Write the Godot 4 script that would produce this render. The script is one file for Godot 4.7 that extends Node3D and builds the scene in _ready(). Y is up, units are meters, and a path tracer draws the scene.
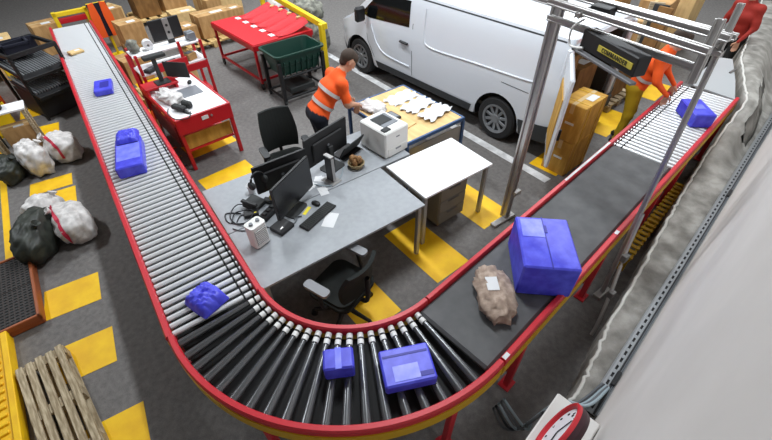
extends Node3D
# world: y up, metres. x runs along the belt conveyor, -z runs along the long roller conveyor.
var M := {}
var used := {}
var rng := RandomNumberGenerator.new()
const CAM := Vector3(-0.318, 3.394, 2.212)
const UP := Vector3.UP
const DECK := 0.80
const BC := Vector3(0.855, 0, 0.04)      # centre of the conveyor bend
const BTURN := 0.1277                    # heading of the belt conveyor
const WB := Vector3(0.98849, 0, -0.15126)   # along the white wall
const WN := Vector3(0.15126, 0, 0.98849)    # into the white wall

func _ready():
	rng.seed = 4711
	# ---------- camera
	var cam := Camera3D.new(); cam.name = "camera"; add_child(cam)
	cam.position = CAM
	cam.rotation = Vector3(-0.76243, -0.61566, -0.01899)
	cam.fov = 57.453; cam.near = 0.05; cam.far = 80.0; cam.current = true
	# ---------- environment and exposure
	var env := Environment.new()
	env.background_mode = Environment.BG_COLOR; env.background_color = Color(0.55, 0.58, 0.62)
	env.tonemap_mode = Environment.TONE_MAPPER_LINEAR; env.tonemap_exposure = 0.95
	env.sdfgi_enabled = true; env.ssao_enabled = true; env.ssil_enabled = true
	var we := WorldEnvironment.new(); we.name = "environment"; we.environment = env; add_child(we)
	materials()
	# ---------- lamps: linear high-bay fittings under the ceiling
	var spots := [Vector3(2.2, 6.0, -1.0), Vector3(2.2, 6.0, -5.5), Vector3(2.2, 6.0, -10.0), Vector3(7.2, 6.0, -1.2), Vector3(7.2, 6.0, -5.8), Vector3(7.2, 6.0, -10.4), Vector3(-3.4, 6.0, -5.6), Vector3(11.8, 6.0, -3.0)]
	for i in spots.size(): lamp(spots[i], i)
	room()
	floor_markings()
	conveyors()
	scanner_gate()
	parcels()
	desks()
	desk_things()
	office_chairs()
	packing_table()
	red_station()
	red_sorting_table()
	green_bin()
	van()
	cartons_and_pallets()
	left_side()
	right_side()
	people()

# ------------------------------------------------------------------ naming
func numbered(n: String) -> String:
	used[n] = used.get(n, -1) + 1
	return n if used[n] == 0 else "%s_%03d" % [n, used[n]]
func thing(called, label, category, at = Vector3.ZERO, turn = 0.0, group = "") -> Node3D:
	var o := Node3D.new(); o.name = numbered(called); add_child(o)
	o.position = at; o.rotation.y = turn
	tag(o, label, category, group)
	return o
func tag(o, label, category, group = ""):
	o.set_meta("label", label); o.set_meta("category", category)
	if group != "": o.set_meta("group", group)
func obj(called, st, m, parent = self, at = Vector3.ZERO, rot = Vector3.ZERO) -> MeshInstance3D:
	var o := MeshInstance3D.new()
	o.mesh = st.commit() if st is SurfaceTool else st
	if m != null: o.material_override = m
	o.name = numbered(called) if parent == self else called
	parent.add_child(o, true)
	o.position = at; o.rotation = rot
	o.cast_shadow = GeometryInstance3D.SHADOW_CASTING_SETTING_ON
	return o
func struct(called, st, m) -> MeshInstance3D:
	var o = obj(called, st, m); o.set_meta("kind", "structure"); return o

# ------------------------------------------------------------------ materials
func lerp_img(w, freq, oct, c0: Color, c1: Color, seed_, gain = 1.0, stretch = 1.0, speck = 0.0) -> ImageTexture:
	var n := FastNoiseLite.new(); n.seed = seed_; n.frequency = freq; n.fractal_octaves = oct; n.noise_type = FastNoiseLite.TYPE_SIMPLEX_SMOOTH
	var h := int(w / stretch)
	var src := n.get_seamless_image(w, h)
	var img := Image.create(w, h, false, Image.FORMAT_RGB8)
	var r := RandomNumberGenerator.new(); r.seed = seed_
	for y in h:
		for x in w:
			var t: float = clampf((src.get_pixel(x, y).r - 0.5) * gain + 0.5, 0, 1)
			if speck > 0.0: t = clampf(t + r.randfn(0, speck), 0, 1)
			img.set_pixel(x, y, c0.lerp(c1, t))
	img.generate_mipmaps()
	return ImageTexture.create_from_image(img)
func mat(key, c, rough, metal = 0.0, tex = null, scale = 1.0, world = false) -> StandardMaterial3D:
	var m := StandardMaterial3D.new(); m.roughness = rough; m.metallic = metal
	m.resource_name = key
	if tex != null:
		m.albedo_texture = tex; m.uv1_triplanar = true; m.uv1_world_triplanar = world; m.uv1_scale = Vector3.ONE * scale
	m.albedo_color = c
	M[key] = m
	return m
func rgb(r, g, b) -> Color: return Color8(r, g, b)
func materials():
	var W := Color.WHITE
	mat("floor", W, 0.75, 0, lerp_img(1024, 0.03, 5, rgb(92, 89, 87), rgb(131, 127, 124), 1, 0.7, 1.0, 0.2), 0.42, true)
	mat("yellow_paint", W, 0.6, 0, lerp_img(256, 0.02, 5, rgb(238, 182, 2), rgb(255, 207, 8), 2, 1.2, 1.0, 0.05), 0.7, true)
	mat("line_white", W, 0.6, 0, lerp_img(128, 0.03, 4, rgb(190, 190, 190), rgb(235, 235, 235), 3, 1.5, 1.0, 0.06), 1.0, true)
	mat("wall_white", W, 0.7, 0, lerp_img(256, 0.012, 4, rgb(207, 203, 199), rgb(216, 212, 208), 4, 1.2), 0.5, true)
	mat("wall_far", rgb(170, 170, 168), 0.8)
	mat("ceiling", rgb(200, 200, 198), 0.85)
	var conc = mat("concrete", W, 0.95, 0, lerp_img(512, 0.008, 6, rgb(112, 109, 103), rgb(172, 169, 163), 5, 1.25, 1.0, 0.07), 0.8, true)
	mat("red", rgb(198, 38, 50), 0.42)
	mat("red_cart", rgb(190, 22, 34), 0.4)
	mat("red_cloth", rgb(205, 20, 34), 0.55)
	mat("dark_red", rgb(120, 20, 28), 0.5)
	mat("yellow", rgb(205, 160, 20), 0.45)
	mat("yellow_bright", rgb(235, 200, 20), 0.5)
	mat("roller_steel", rgb(226, 228, 230), 0.36, 0.4)
	mat("roller_dark", rgb(104, 105, 107), 0.24, 0.65)
	mat("groove", rgb(20, 20, 20), 0.6)
	mat("nub", rgb(225, 225, 222), 0.45)
	mat("gap_shade", rgb(26, 26, 27), 0.8)  # shade between the rollers, put into a near-black colour
	mat("belt", W, 0.62, 0, lerp_img(256, 0.02, 4, rgb(70, 70, 71), rgb(86, 86, 87), 6, 1.4), 0.8)
	mat("galv", rgb(160, 163, 166), 0.45, 0.7)
	mat("alu", rgb(176, 174, 172), 0.38, 0.6)
	mat("sheet", rgb(186, 190, 192), 0.4, 0.2)
	mat("plaster", rgb(206, 204, 198), 0.9)
	mat("alu_dark", rgb(120, 118, 116), 0.45, 0.5)
	mat("black", rgb(24, 24, 26), 0.55)
	mat("black_gloss", rgb(16, 16, 18), 0.15)
	mat("screen", rgb(22, 22, 24), 0.25)
	mat("charcoal", rgb(44, 46, 46), 0.7)
	mat("chair_cloth", W, 0.95, 0, lerp_img(128, 0.15, 3, rgb(16, 19, 18), rgb(34, 38, 36), 7, 1.5), 6.0)
	mat("arm_grey", rgb(132, 134, 138), 0.5)
	mat("arm_black", rgb(34, 35, 37), 0.5)
	mat("desk_grey", W, 0.5, 0, lerp_img(256, 0.05, 3, rgb(150, 154, 159), rgb(161, 165, 169), 8, 1.0, 1.0, 0.05), 1.0)
	mat("desk_edge", rgb(96, 98, 100), 0.6)
	mat("table_white", rgb(244, 244, 246), 0.4)
	mat("leg_grey", rgb(170, 172, 174), 0.4, 0.4)
	mat("pedestal", rgb(118, 116, 110), 0.6)
	mat("white_plastic", rgb(226, 226, 222), 0.42)
	mat("grey_plastic", rgb(120, 124, 130), 0.5)
	mat("paper", rgb(222, 223, 224), 0.8)
	mat("note", rgb(238, 220, 60), 0.8)
	mat("blue_steel", rgb(52, 84, 128), 0.45)
	mat("green_tub", rgb(18, 58, 48), 0.42)
	mat("carton", W, 0.85, 0, lerp_img(256, 0.02, 4, rgb(168, 128, 80), rgb(196, 156, 104), 9, 1.4, 4.0, 0.05), 1.5)
	mat("carton_dark", W, 0.85, 0, lerp_img(256, 0.02, 4, rgb(118, 82, 40), rgb(146, 106, 58), 10, 1.4, 4.0, 0.05), 1.5)
	mat("carton_pale", W, 0.85, 0, lerp_img(256, 0.02, 4, rgb(205, 172, 118), rgb(228, 196, 140), 19, 1.2, 4.0, 0.04), 1.5)
	mat("carton_yellow", W, 0.85, 0, lerp_img(256, 0.02, 4, rgb(176, 130, 50), rgb(206, 160, 72), 11, 1.4, 4.0, 0.05), 1.5)
	mat("tape", rgb(206, 178, 128), 0.35)
	mat("wood", W, 0.85, 0, lerp_img(256, 0.02, 5, rgb(146, 128, 100), rgb(204, 188, 158), 12, 1.6, 1.0, 0.08), 1.0); M.wood.uv1_scale = Vector3(7, 7, 0.9)
	mat("wood_new", W, 0.85, 0, lerp_img(256, 0.012, 5, rgb(186, 152, 96), rgb(226, 196, 136), 13, 1.6, 4.0, 0.06), 2.2)
	mat("parcel_blue", W, 0.42, 0, lerp_img(256, 0.015, 4, rgb(62, 62, 205), rgb(84, 88, 226), 14, 1.6), 2.0)
	mat("parcel_pale", W, 0.38, 0, lerp_img(256, 0.02, 4, rgb(104, 112, 240), rgb(132, 138, 246), 15, 1.4), 2.0)
	mat("parcel_dark", rgb(40, 38, 150), 0.5)
	mat("kraft", W, 0.8, 0, lerp_img(128, 0.03, 4, rgb(136, 116, 102), rgb(188, 168, 152), 16, 1.8, 1.0, 0.06), 3.0)
	mat("van_white", rgb(226, 231, 238), 0.25); M.van_white.clearcoat_enabled = true; M.van_white.clearcoat = 0.6; M.van_white.clearcoat_roughness = 0.12
	mat("van_trim", rgb(52, 55, 58), 0.6)
	mat("van_seam", rgb(96, 100, 106), 0.6)
	mat("glass_dark", rgb(14, 16, 17), 0.08)
	mat("van_lining", rgb(60, 54, 46), 0.8)
	mat("tyre", rgb(34, 34, 35), 0.85)
	mat("rim", rgb(150, 153, 156), 0.35, 0.6)
	mat("lamp_glass", rgb(200, 205, 210), 0.12)
	mat("bag_white", W, 0.5, 0, lerp_img(256, 0.02, 4, rgb(190, 186, 184), rgb(236, 233, 230), 17, 1.6), 2.0)
	mat("bag_dark", W, 0.5, 0, lerp_img(128, 0.03, 4, rgb(30, 34, 30), rgb(62, 66, 58), 18, 1.6), 2.0)
	mat("bag_grey", W, 0.8, 0, lerp_img(128, 0.03, 4, rgb(92, 92, 84), rgb(150, 150, 138), 20, 1.8), 2.0)
	mat("bag_red", rgb(200, 40, 70), 0.6)
	mat("crate_brown", rgb(158, 84, 44), 0.55)
	mat("mat_rubber", rgb(66, 60, 58), 0.85)
	mat("grey_steel", rgb(112, 112, 114), 0.5, 0.3)
	mat("cable", rgb(40, 42, 46), 0.6)
	mat("cable_grey", rgb(92, 96, 100), 0.55)
	mat("cable_pale", rgb(150, 165, 172), 0.55)
	mat("clock_red", rgb(190, 40, 50), 0.35)
	mat("clock_dark", rgb(54, 22, 30), 0.4)
	mat("clock_face", rgb(228, 226, 230), 0.5)
	mat("label_yellow", rgb(196, 180, 70), 0.5)
	mat("orange", rgb(240, 92, 24), 0.7)
	mat("figurine", W, 0.7, 0, lerp_img(64, 0.1, 3, rgb(90, 52, 26), rgb(190, 150, 96), 21, 2.0), 9.0)
	mat("basket", rgb(150, 132, 96), 0.8)
	mat("reflective", rgb(205, 200, 196), 0.35, 0.1)
	mat("hair", rgb(62, 48, 38), 0.8)
	mat("navy_cloth", rgb(24, 26, 42), 0.9)
	var b := StandardMaterial3D.new(); b.vertex_color_use_as_albedo = true; b.roughness = 0.8; M["body"] = b
	var e := StandardMaterial3D.new(); e.albedo_color = Color.WHITE; e.emission_enabled = true; e.emission = Color(0.93, 0.97, 1.0); e.emission_energy_multiplier = 6.0; M["lamp"] = e

# ------------------------------------------------------------------ mesh helpers
func S() -> SurfaceTool:
	var st := SurfaceTool.new(); st.begin(Mesh.PRIMITIVE_TRIANGLES); return st
func vtx(st, p, n): st.set_normal(n); st.add_vertex(p)
func tri(st, a, b, c, na, nb, nc):
	vtx(st, a, na); vtx(st, b, nb); vtx(st, c, nc)
func poly(st, pts: Array, cen: Vector3):
	var n: Vector3 = (pts[0] - pts[2]).cross(pts[0] - pts[1]).normalized()
	var mid := Vector3.ZERO
	for p in pts: mid += p
	mid /= pts.size()
	var q := pts
	if n.dot(mid - cen) < 0: q = pts.duplicate(); q.reverse(); n = -n
	for i in range(1, q.size() - 1): tri(st, q[0], q[i], q[i + 1], n, n, n)
func box(st, c: Vector3, s: Vector3, b = 0.0, t = Transform3D()):
	var h := s * 0.5
	b = minf(b, minf(h.x, minf(h.y, h.z)) * 0.9)
	var cen: Vector3 = t * c
	if b <= 0.0:
		for ax in 3:
			for sg in [-1, 1]:
				var pts := []
				for k in [[-1, -1], [1, -1], [1, 1], [-1, 1]]:
					var p := Vector3.ZERO; p[ax] = sg * h[ax]; p[(ax + 1) % 3] = k[0] * h[(ax + 1) % 3]; p[(ax + 2) % 3] = k[1] * h[(ax + 2) % 3]
					pts.append(t * (c + p))
				poly(st, pts, cen)
		return
	var P := func(sg: Vector3, ax: int) -> Vector3:
		var p := Vector3(sg.x * (h.x - b), sg.y * (h.y - b), sg.z * (h.z - b)); p[ax] = sg[ax] * h[ax]
		return t * (c + p)
	for ax in 3:
		var u := (ax + 1) % 3
		var v := (ax + 2) % 3
		for sg in [-1, 1]:
			var pts := []
			for k in [[-1, -1], [1, -1], [1, 1], [-1, 1]]:
				var g := Vector3.ZERO; g[ax] = sg; g[u] = k[0]; g[v] = k[1]; pts.append(P.call(g, ax))
			poly(st, pts, cen)
		for s1 in [-1, 1]:
			for s2 in [-1, 1]:
				var g0 := Vector3.ZERO; g0[u] = s1; g0[v] = s2; g0[ax] = -1
				var g1 := g0; g1[ax] = 1
				poly(st, [P.call(g0, u), P.call(g1, u), P.call(g1, v), P.call(g0, v)], cen)
	for sx in [-1, 1]:
		for sy in [-1, 1]:
			for sz in [-1, 1]:
				var g := Vector3(sx, sy, sz)
				poly(st, [P.call(g, 0), P.call(g, 1), P.call(g, 2)], cen)
func frame_of(d: Vector3) -> Array:
	var a := d.cross(UP if absf(d.y) < 0.9 else Vector3.RIGHT).normalized()
	return [a, a.cross(d).normalized()]
func quad_n(st, a, b, c, d, na, nb, nc, nd):
	# smooth quad; orientation follows the normals
	var n: Vector3 = (a - c).cross(a - b) + (a - d).cross(a - c)
	if n.dot(na + nc) >= 0: tri(st, a, b, c, na, nb, nc); tri(st, a, c, d, na, nc, nd)
	else: tri(st, a, c, b, na, nc, nb); tri(st, a, d, c, na, nd, nc)
func tube(st, p0: Vector3, p1: Vector3, r0: float, r1 = -1.0, n = 10, caps = true):
	if r1 < 0: r1 = r0
	var d := (p1 - p0).normalized()
	var f := frame_of(d)
	for i in n:
		var a0: float = TAU * i / n
		var a1: float = TAU * (i + 1) / n
		var u0: Vector3 = f[0] * cos(a0) + f[1] * sin(a0)
		var u1: Vector3 = f[0] * cos(a1) + f[1] * sin(a1)
		quad_n(st, p0 + u0 * r0, p1 + u0 * r1, p1 + u1 * r1, p0 + u1 * r0, u0, u0, u1, u1)
		if caps:
			poly(st, [p0, p0 + u0 * r0, p0 + u1 * r0], p1); poly(st, [p1, p1 + u0 * r1, p1 + u1 * r1], p0)
func path(st, pts: Array, r: float, n = 7):
	var rings := []
	for i in pts.size():
		var d: Vector3 = (pts[mini(i + 1, pts.size() - 1)] - pts[maxi(i - 1, 0)]).normalized()
		rings.append(frame_of(d))
	for i in pts.size() - 1:
		for k in n:
			var c0 := cos(TAU * k / n); var s0 := sin(TAU * k / n); var c1 := cos(TAU * (k + 1) / n); var s1 := sin(TAU * (k + 1) / n)
			var a: Vector3 = rings[i][0] * c0 + rings[i][1] * s0
			var b: Vector3 = rings[i][0] * c1 + rings[i][1] * s1
			var c: Vector3 = rings[i + 1][0] * c1 + rings[i + 1][1] * s1
			var d2: Vector3 = rings[i + 1][0] * c0 + rings[i + 1][1] * s0
			quad_n(st, pts[i] + a * r, pts[i] + b * r, pts[i + 1] + c * r, pts[i + 1] + d2 * r, a, b, c, d2)
func curve(ctrl: Array, per = 8) -> Array:
	var out := []
	for i in ctrl.size() - 1:
		var p0: Vector3 = ctrl[maxi(i - 1, 0)]; var p1: Vector3 = ctrl[i]; var p2: Vector3 = ctrl[i + 1]; var p3: Vector3 = ctrl[mini(i + 2, ctrl.size() - 1)]
		for k in per: out.append(p1.cubic_interpolate(p2, p0, p3, float(k) / per))
	out.append(ctrl[-1])
	return out
func lathe(st, prof: Array, n = 20, t = Transform3D()):
	# prof: Vector2(radius, height), faces outward along the turned profile (left-hand side of its direction)
	for i in prof.size() - 1:
		var a: Vector2 = prof[i]; var b: Vector2 = prof[i + 1]
		var e := b - a
		if e.length() < 1e-6: continue
		var nn := Vector2(e.y, -e.x).normalized()
		for k in n:
			var t0: float = TAU * k / n; var t1: float = TAU * (k + 1) / n
			var d0 := Vector3(cos(t0), 0, sin(t0)); var d1 := Vector3(cos(t1), 0, sin(t1))
			var n0: Vector3 = t.basis * (d0 * nn.x + UP * nn.y); var n1: Vector3 = t.basis * (d1 * nn.x + UP * nn.y)
			quad_n(st, t * (d0 * a.x + UP * a.y), t * (d0 * b.x + UP * b.y), t * (d1 * b.x + UP * b.y), t * (d1 * a.x + UP * a.y), n0, n0, n1, n1)
func extrude(st, pts: PackedVector2Array, depth: float, t = Transform3D()):
	# polygon in local xy, from z = 0 to z = depth
	var idx := Geometry2D.triangulate_polygon(pts)
	var cm := Vector3.ZERO
	for p in pts: cm += Vector3(p.x, p.y, 0)
	cm /= pts.size()
	for z in [0.0, depth]:
		var cen: Vector3 = t * Vector3(cm.x, cm.y, depth * 0.5)
		for i in range(0, idx.size(), 3):
			var q := []
			for k in 3: q.append(t * Vector3(pts[idx[i + k]].x, pts[idx[i + k]].y, z))
			var nz: Vector3 = t.basis * Vector3(0, 0, -1 if z == 0.0 else 1)
			var mid: Vector3 = (q[0] + q[1] + q[2]) / 3.0
			poly(st, q, mid - nz)
	var cw := Geometry2D.is_polygon_clockwise(pts)
	for i in pts.size():
		var a := pts[i]; var b := pts[(i + 1) % pts.size()]
		var e := b - a
		var nn := Vector2(e.y, -e.x) * (-1.0 if cw else 1.0)
		var q := [t * Vector3(a.x, a.y, 0), t * Vector3(b.x, b.y, 0), t * Vector3(b.x, b.y, depth), t * Vector3(a.x, a.y, depth)]
		var mid: Vector3 = (q[0] + q[2]) * 0.5
		poly(st, q, mid - t.basis * Vector3(nn.x, nn.y, 0).normalized())
func rrect(w: float, h: float, r: float, seg = 4) -> PackedVector2Array:
	var out := PackedVector2Array()
	for c in [[1, 1, 0], [-1, 1, 1], [-1, -1, 2], [1, -1, 3]]:
		for i in seg + 1:
			var a: float = PI / 2 * (c[2] + float(i) / seg)
			out.append(Vector2(c[0] * (w / 2 - r) + cos(a) * r, c[1] * (h / 2 - r) + sin(a) * r))
	return out
func sweep(st, pts: Array, prof: Array, cap = true):
	# horizontal path; prof points are Vector2(outward, up), convex, around the path
	var L := []
	for i in pts.size():
		var d: Vector3 = (pts[mini(i + 1, pts.size() - 1)] - pts[maxi(i - 1, 0)]); d.y = 0; d = d.normalized()
		L.append(d.cross(UP))
	var cm := Vector2.ZERO
	for p in prof: cm += p
	cm /= prof.size()
	var at := func(i, p: Vector2) -> Vector3: return pts[i] + L[i] * p.x + UP * p.y
	for i in pts.size() - 1:
		var cen: Vector3 = (at.call(i, cm) + at.call(i + 1, cm)) * 0.5
		for k in prof.size():
			var a: Vector2 = prof[k]; var b: Vector2 = prof[(k + 1) % prof.size()]
			poly(st, [at.call(i, a), at.call(i, b), at.call(i + 1, b), at.call(i + 1, a)], cen)
	if cap:
		for e in [[0, 1], [pts.size() - 1, pts.size() - 2]]:
			var q := []
			for p in prof: q.append(at.call(e[0], p))
			poly(st, q, at.call(e[1], cm))
func blob(c: Vector3, r: Vector3, seed_, amp = 0.15, freq = 2.2, flat = 0.0, nu = 28, nv = 18, yaw = 0.0) -> SurfaceTool:
	# a lumpy closed bag; everything under `flat` is pressed onto that level
	var n := FastNoiseLite.new(); n.seed = seed_; n.frequency = freq; n.fractal_octaves = 3
	var st := S(); st.set_smooth_group(0)
	var g := []
	var bs := Basis(UP, yaw)
	for j in nv + 1:
		var row := []
		var ph: float = PI * j / nv
		for i in nu:
			var th: float = TAU * i / nu
			var d := Vector3(sin(ph) * cos(th), cos(ph), sin(ph) * sin(th))
			var k: float = 1.0 + amp * 2.0 * n.get_noise_3dv(d) - amp * 0.5 * absf(n.get_noise_3dv(d * 3.0 + Vector3(9, 0, 0)))
			var p := Vector3(signf(d.x) * pow(absf(d.x), 0.8), signf(d.y) * pow(absf(d.y), 0.85), signf(d.z) * pow(absf(d.z), 0.8)) * k
			p = bs * (p * r) + c
			p.y = maxf(p.y, flat)
			row.append(p)
		g.append(row)
	for j in nv:
		for i in nu:
			var a: Vector3 = g[j][i]; var b: Vector3 = g[j][(i + 1) % nu]; var cc: Vector3 = g[j + 1][(i + 1) % nu]; var d2: Vector3 = g[j + 1][i]
			for t3 in [[a, b, cc], [a, cc, d2]]:
				if (t3[0] - t3[1]).length() < 1e-6 or (t3[1] - t3[2]).length() < 1e-6 or (t3[0] - t3[2]).length() < 1e-6: continue
				var nn: Vector3 = (t3[0] - t3[2]).cross(t3[0] - t3[1])
				var mid: Vector3 = (t3[0] + t3[1] + t3[2]) / 3.0
				if nn.dot(mid - c) >= 0: st.add_vertex(t3[0]); st.add_vertex(t3[1]); st.add_vertex(t3[2])
				else: st.add_vertex(t3[0]); st.add_vertex(t3[2]); st.add_vertex(t3[1])
	st.generate_normals()
	return st
func one_box(s: Vector3, b = 0.0) -> ArrayMesh:
	var st := S(); box(st, Vector3.ZERO, s, b); return st.commit()

# ------------------------------------------------------------------ room
func lamp(at: Vector3, i: int):
	var t = thing("ceiling_lamp", "long white high bay lamp hanging under the ceiling", "lamp", at, 0.0, "high bay lamps in rows")
	var st := S(); box(st, Vector3(0, 0.06, 0), Vector3(0.42, 0.08, 1.5), 0.01); obj("housing", st, M.alu, t)
	st = S(); box(st, Vector3(0, 0.012, 0), Vector3(0.36, 0.016, 1.44)); obj("diffuser", st, M.lamp, t)
	st = S(); tube(st, Vector3(0, 0.1, 0.6), Vector3(0, 0.4, 0.6), 0.006); tube(st, Vector3(0, 0.1, -0.6), Vector3(0, 0.4, -0.6), 0.006); obj("hanger", st, M.alu_dark, t)
	var l := AreaLight3D.new(); l.name = "light"; t.add_child(l)
	l.position = Vector3(0, -0.005, 0); l.rotation = Vector3(-PI / 2, 0, 0)
	l.area_size = Vector2(0.36, 1.44); l.area_normalize_energy = true
	l.light_energy = 21.5; l.light_color = Color(0.955, 0.98, 1.0); l.area_range = 40.0; l.area_attenuation = 2.0; l.shadow_enabled = true
func room():
	var st := S(); box(st, Vector3(4, -0.1, -6), Vector3(24, 0.2, 26)); struct("floor", st, M.floor)
	st = S(); box(st, Vector3(4, 6.5, -6), Vector3(24, 0.2, 26)); struct("ceiling", st, M.ceiling)
	st = S(); box(st, Vector3(-8.1, 3.2, -6), Vector3(0.2, 6.6, 26)); struct("wall_left", st, M.wall_far)
	st = S(); box(st, Vector3(16.1, 3.2, -6), Vector3(0.2, 6.6, 26)); struct("wall_right", st, M.wall_far)
	st = S(); box(st, Vector3(4, 3.2, -19.1), Vector3(24.4, 6.6, 0.2)); struct("wall_back", st, M.wall_far)
	# the white panel wall the camera hangs on
	var t := Transform3D(Basis(UP, atan2(-WB.z, WB.x)), Vector3(CAM.x, 0, CAM.z) + WN * 0.24)
	st = S(); box(st, Vector3(5, 3.2, 0.15), Vector3(30, 6.6, 0.3), 0.0, t); struct("wall_front", st, M.wall_white)

func quad_mark(called, a, b, c, d, m, label, cat, group):
	var st := S()
	var q := []
	for p in [a, b, c, d]: q.append(Vector3(p.x, 0.0, p.y))
	var cen: Vector3 = (q[0] + q[2]) / 2
	var top := []
	for p in q: top.append(p + UP * 0.003)
	poly(st, top, cen - UP)
	for i in 4: poly(st, [q[i], q[(i + 1) % 4], top[(i + 1) % 4], top[i]], cen)
	var o = obj(called, st, m); o.set_meta("kind", "structure")
	return o
func dash(x, z, lx, lz, turn = 0.0):
	var r := func(u, v): return Vector2(x, z) + Vector2(u, v).rotated(-turn)
	quad_mark("trim", r.call(-lx / 2, -lz / 2), r.call(lx / 2, -lz / 2), r.call(lx / 2, lz / 2), r.call(-lx / 2, lz / 2), M.yellow_paint, "", "", "")
func floor_markings():
	for z in [0.06, -0.885, -1.72, -2.86, -3.6, -4.02, -5.72, -6.6]:
		if z == -2.86: continue
		var lz := 0.42
		var tn := 0.07
		dash(-1.53 + (0.08 if z > -0.5 else 0.0), z, 0.5, lz if z != -4.02 else 0.3, -tn)
	quad_mark("trim", Vector2(-2.14, -7.0), Vector2(-2.06, -7.0), Vector2(-2.0, -1.62), Vector2(-2.07, -1.62), M.yellow_paint, "", "", "")
	# dashes along the inner side of the conveyors
	dash(2.79, -0.32, 0.48, 0.9, 0.05); dash(1.82, -0.05, 0.48, 0.9, 0.05); dash(0.86, 0.15, 0.44, 0.62, 0.05)
	dash(4.45, -0.25, 0.75, 0.42, 0.12); dash(5.95, -0.45, 0.9, 0.5, 0.12); dash(7.6, -0.6, 0.8, 0.5, 0.12)
	dash(0.55, -3.7, 0.72, 0.42, 0.12); dash(0.5, -2.72, 0.72, 0.4, 0.12); dash(0.2, -5.25, 0.55, 0.42, 0.1); dash(0.35, -6.5, 0.5, 0.42, 0.1)
	# white parking line beside the van
	quad_mark("trim", Vector2(3.62, -9.5), Vector2(3.74, -9.5), Vector2(4.0, 0.0), Vector2(3.87, 0.0), M.line_white, "", "", "")

# ------------------------------------------------------------------ conveyors
const HW := 0.3225
func rail_profile() -> Array: return [Vector2(-0.022, -0.05), Vector2(0.024, -0.05), Vector2(0.026, 0.012), Vector2(0.016, 0.03), Vector2(-0.014, 0.03), Vector2(-0.022, 0.014)]
func channel_profile() -> Array: return [Vector2(-0.015, -0.17), Vector2(0.03, -0.17), Vector2(0.03, -0.055), Vector2(-0.015, -0.055)]
func straight_frame(t: Node3D, L: float, legs: Array):
	for s in [-1, 1]:
		var pts := [Vector3(0, DECK, s * (HW + 0.022)), Vector3(L, DECK, s * (HW + 0.022))]
		if s < 0: pts.reverse()
		var st := S(); sweep(st, pts, rail_profile()); obj("rail", st, M.red, t)
		st = S(); sweep(st, pts, channel_profile()); obj("side_channel", st, M.yellow, t)
	for x in legs:
		for s in [-1, 1]:
			var st := S(); box(st, Vector3(x, 0.315, s * (HW + 0.03)), Vector3(0.06, 0.63, 0.05), 0.004); box(st, Vector3(x, 0.008, s * (HW + 0.03)), Vector3(0.12, 0.016, 0.1)); obj("leg", st, M.red, t)
		var st2 := S(); box(st2, Vector3(x, 0.22, 0), Vector3(0.04, 0.05, HW * 2)); obj("cross_brace", st2, M.red, t)
func steel_roller() -> ArrayMesh:
	# along z, inner end at +z; a black drive groove near the inner end
	var m := ArrayMesh.new()
	var st := S(); var e := HW - 0.004
	tube(st, Vector3(0, 0, -e), Vector3(0, 0, e - 0.10), 0.0215, -1, 12); tube(st, Vector3(0, 0, e - 0.085), Vector3(0, 0, e - 0.03), 0.0215, -1, 12); tube(st, Vector3(0, 0, e - 0.015), Vector3(0, 0, e), 0.02, -1, 12)
	st.commit(m); m.surface_set_material(0, M.roller_steel)
	st = S(); tube(st, Vector3(0, 0, e - 0.10), Vector3(0, 0, e - 0.085), 0.018, -1, 10, false); tube(st, Vector3(0, 0, e - 0.03), Vector3(0, 0, e - 0.015), 0.018, -1, 10, false)
	st.commit(m); m.surface_set_material(1, M.groove)
	return m
func bend_roller() -> ArrayMesh:
	# along z from the inner end (z = 0) outwards, tapered, white grooved sleeve pieces at the inner end
	var m := ArrayMesh.new()
	var L := HW * 2 - 0.01
	var rr := func(z): return lerpf(0.019, 0.033, z / L)
	var st := S(); tube(st, Vector3(0, 0.024 - rr.call(0.10), 0.10), Vector3(0, 0.024 - rr.call(L), L), rr.call(0.10), rr.call(L), 14)
	st.commit(m); m.surface_set_material(0, M.roller_dark)
	st = S()
	for z in [[0.004, 0.04], [0.055, 0.092]]: tube(st, Vector3(0, 0, z[0]), Vector3(0, 0, z[1]), 0.0235, -1, 14)
	st.commit(m); m.surface_set_material(1, M.nub)
	st = S(); tube(st, Vector3(0, 0, 0), Vector3(0, 0, 0.1), 0.016, -1, 10)
	st.commit(m); m.surface_set_material(2, M.groove)
	return m
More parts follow.
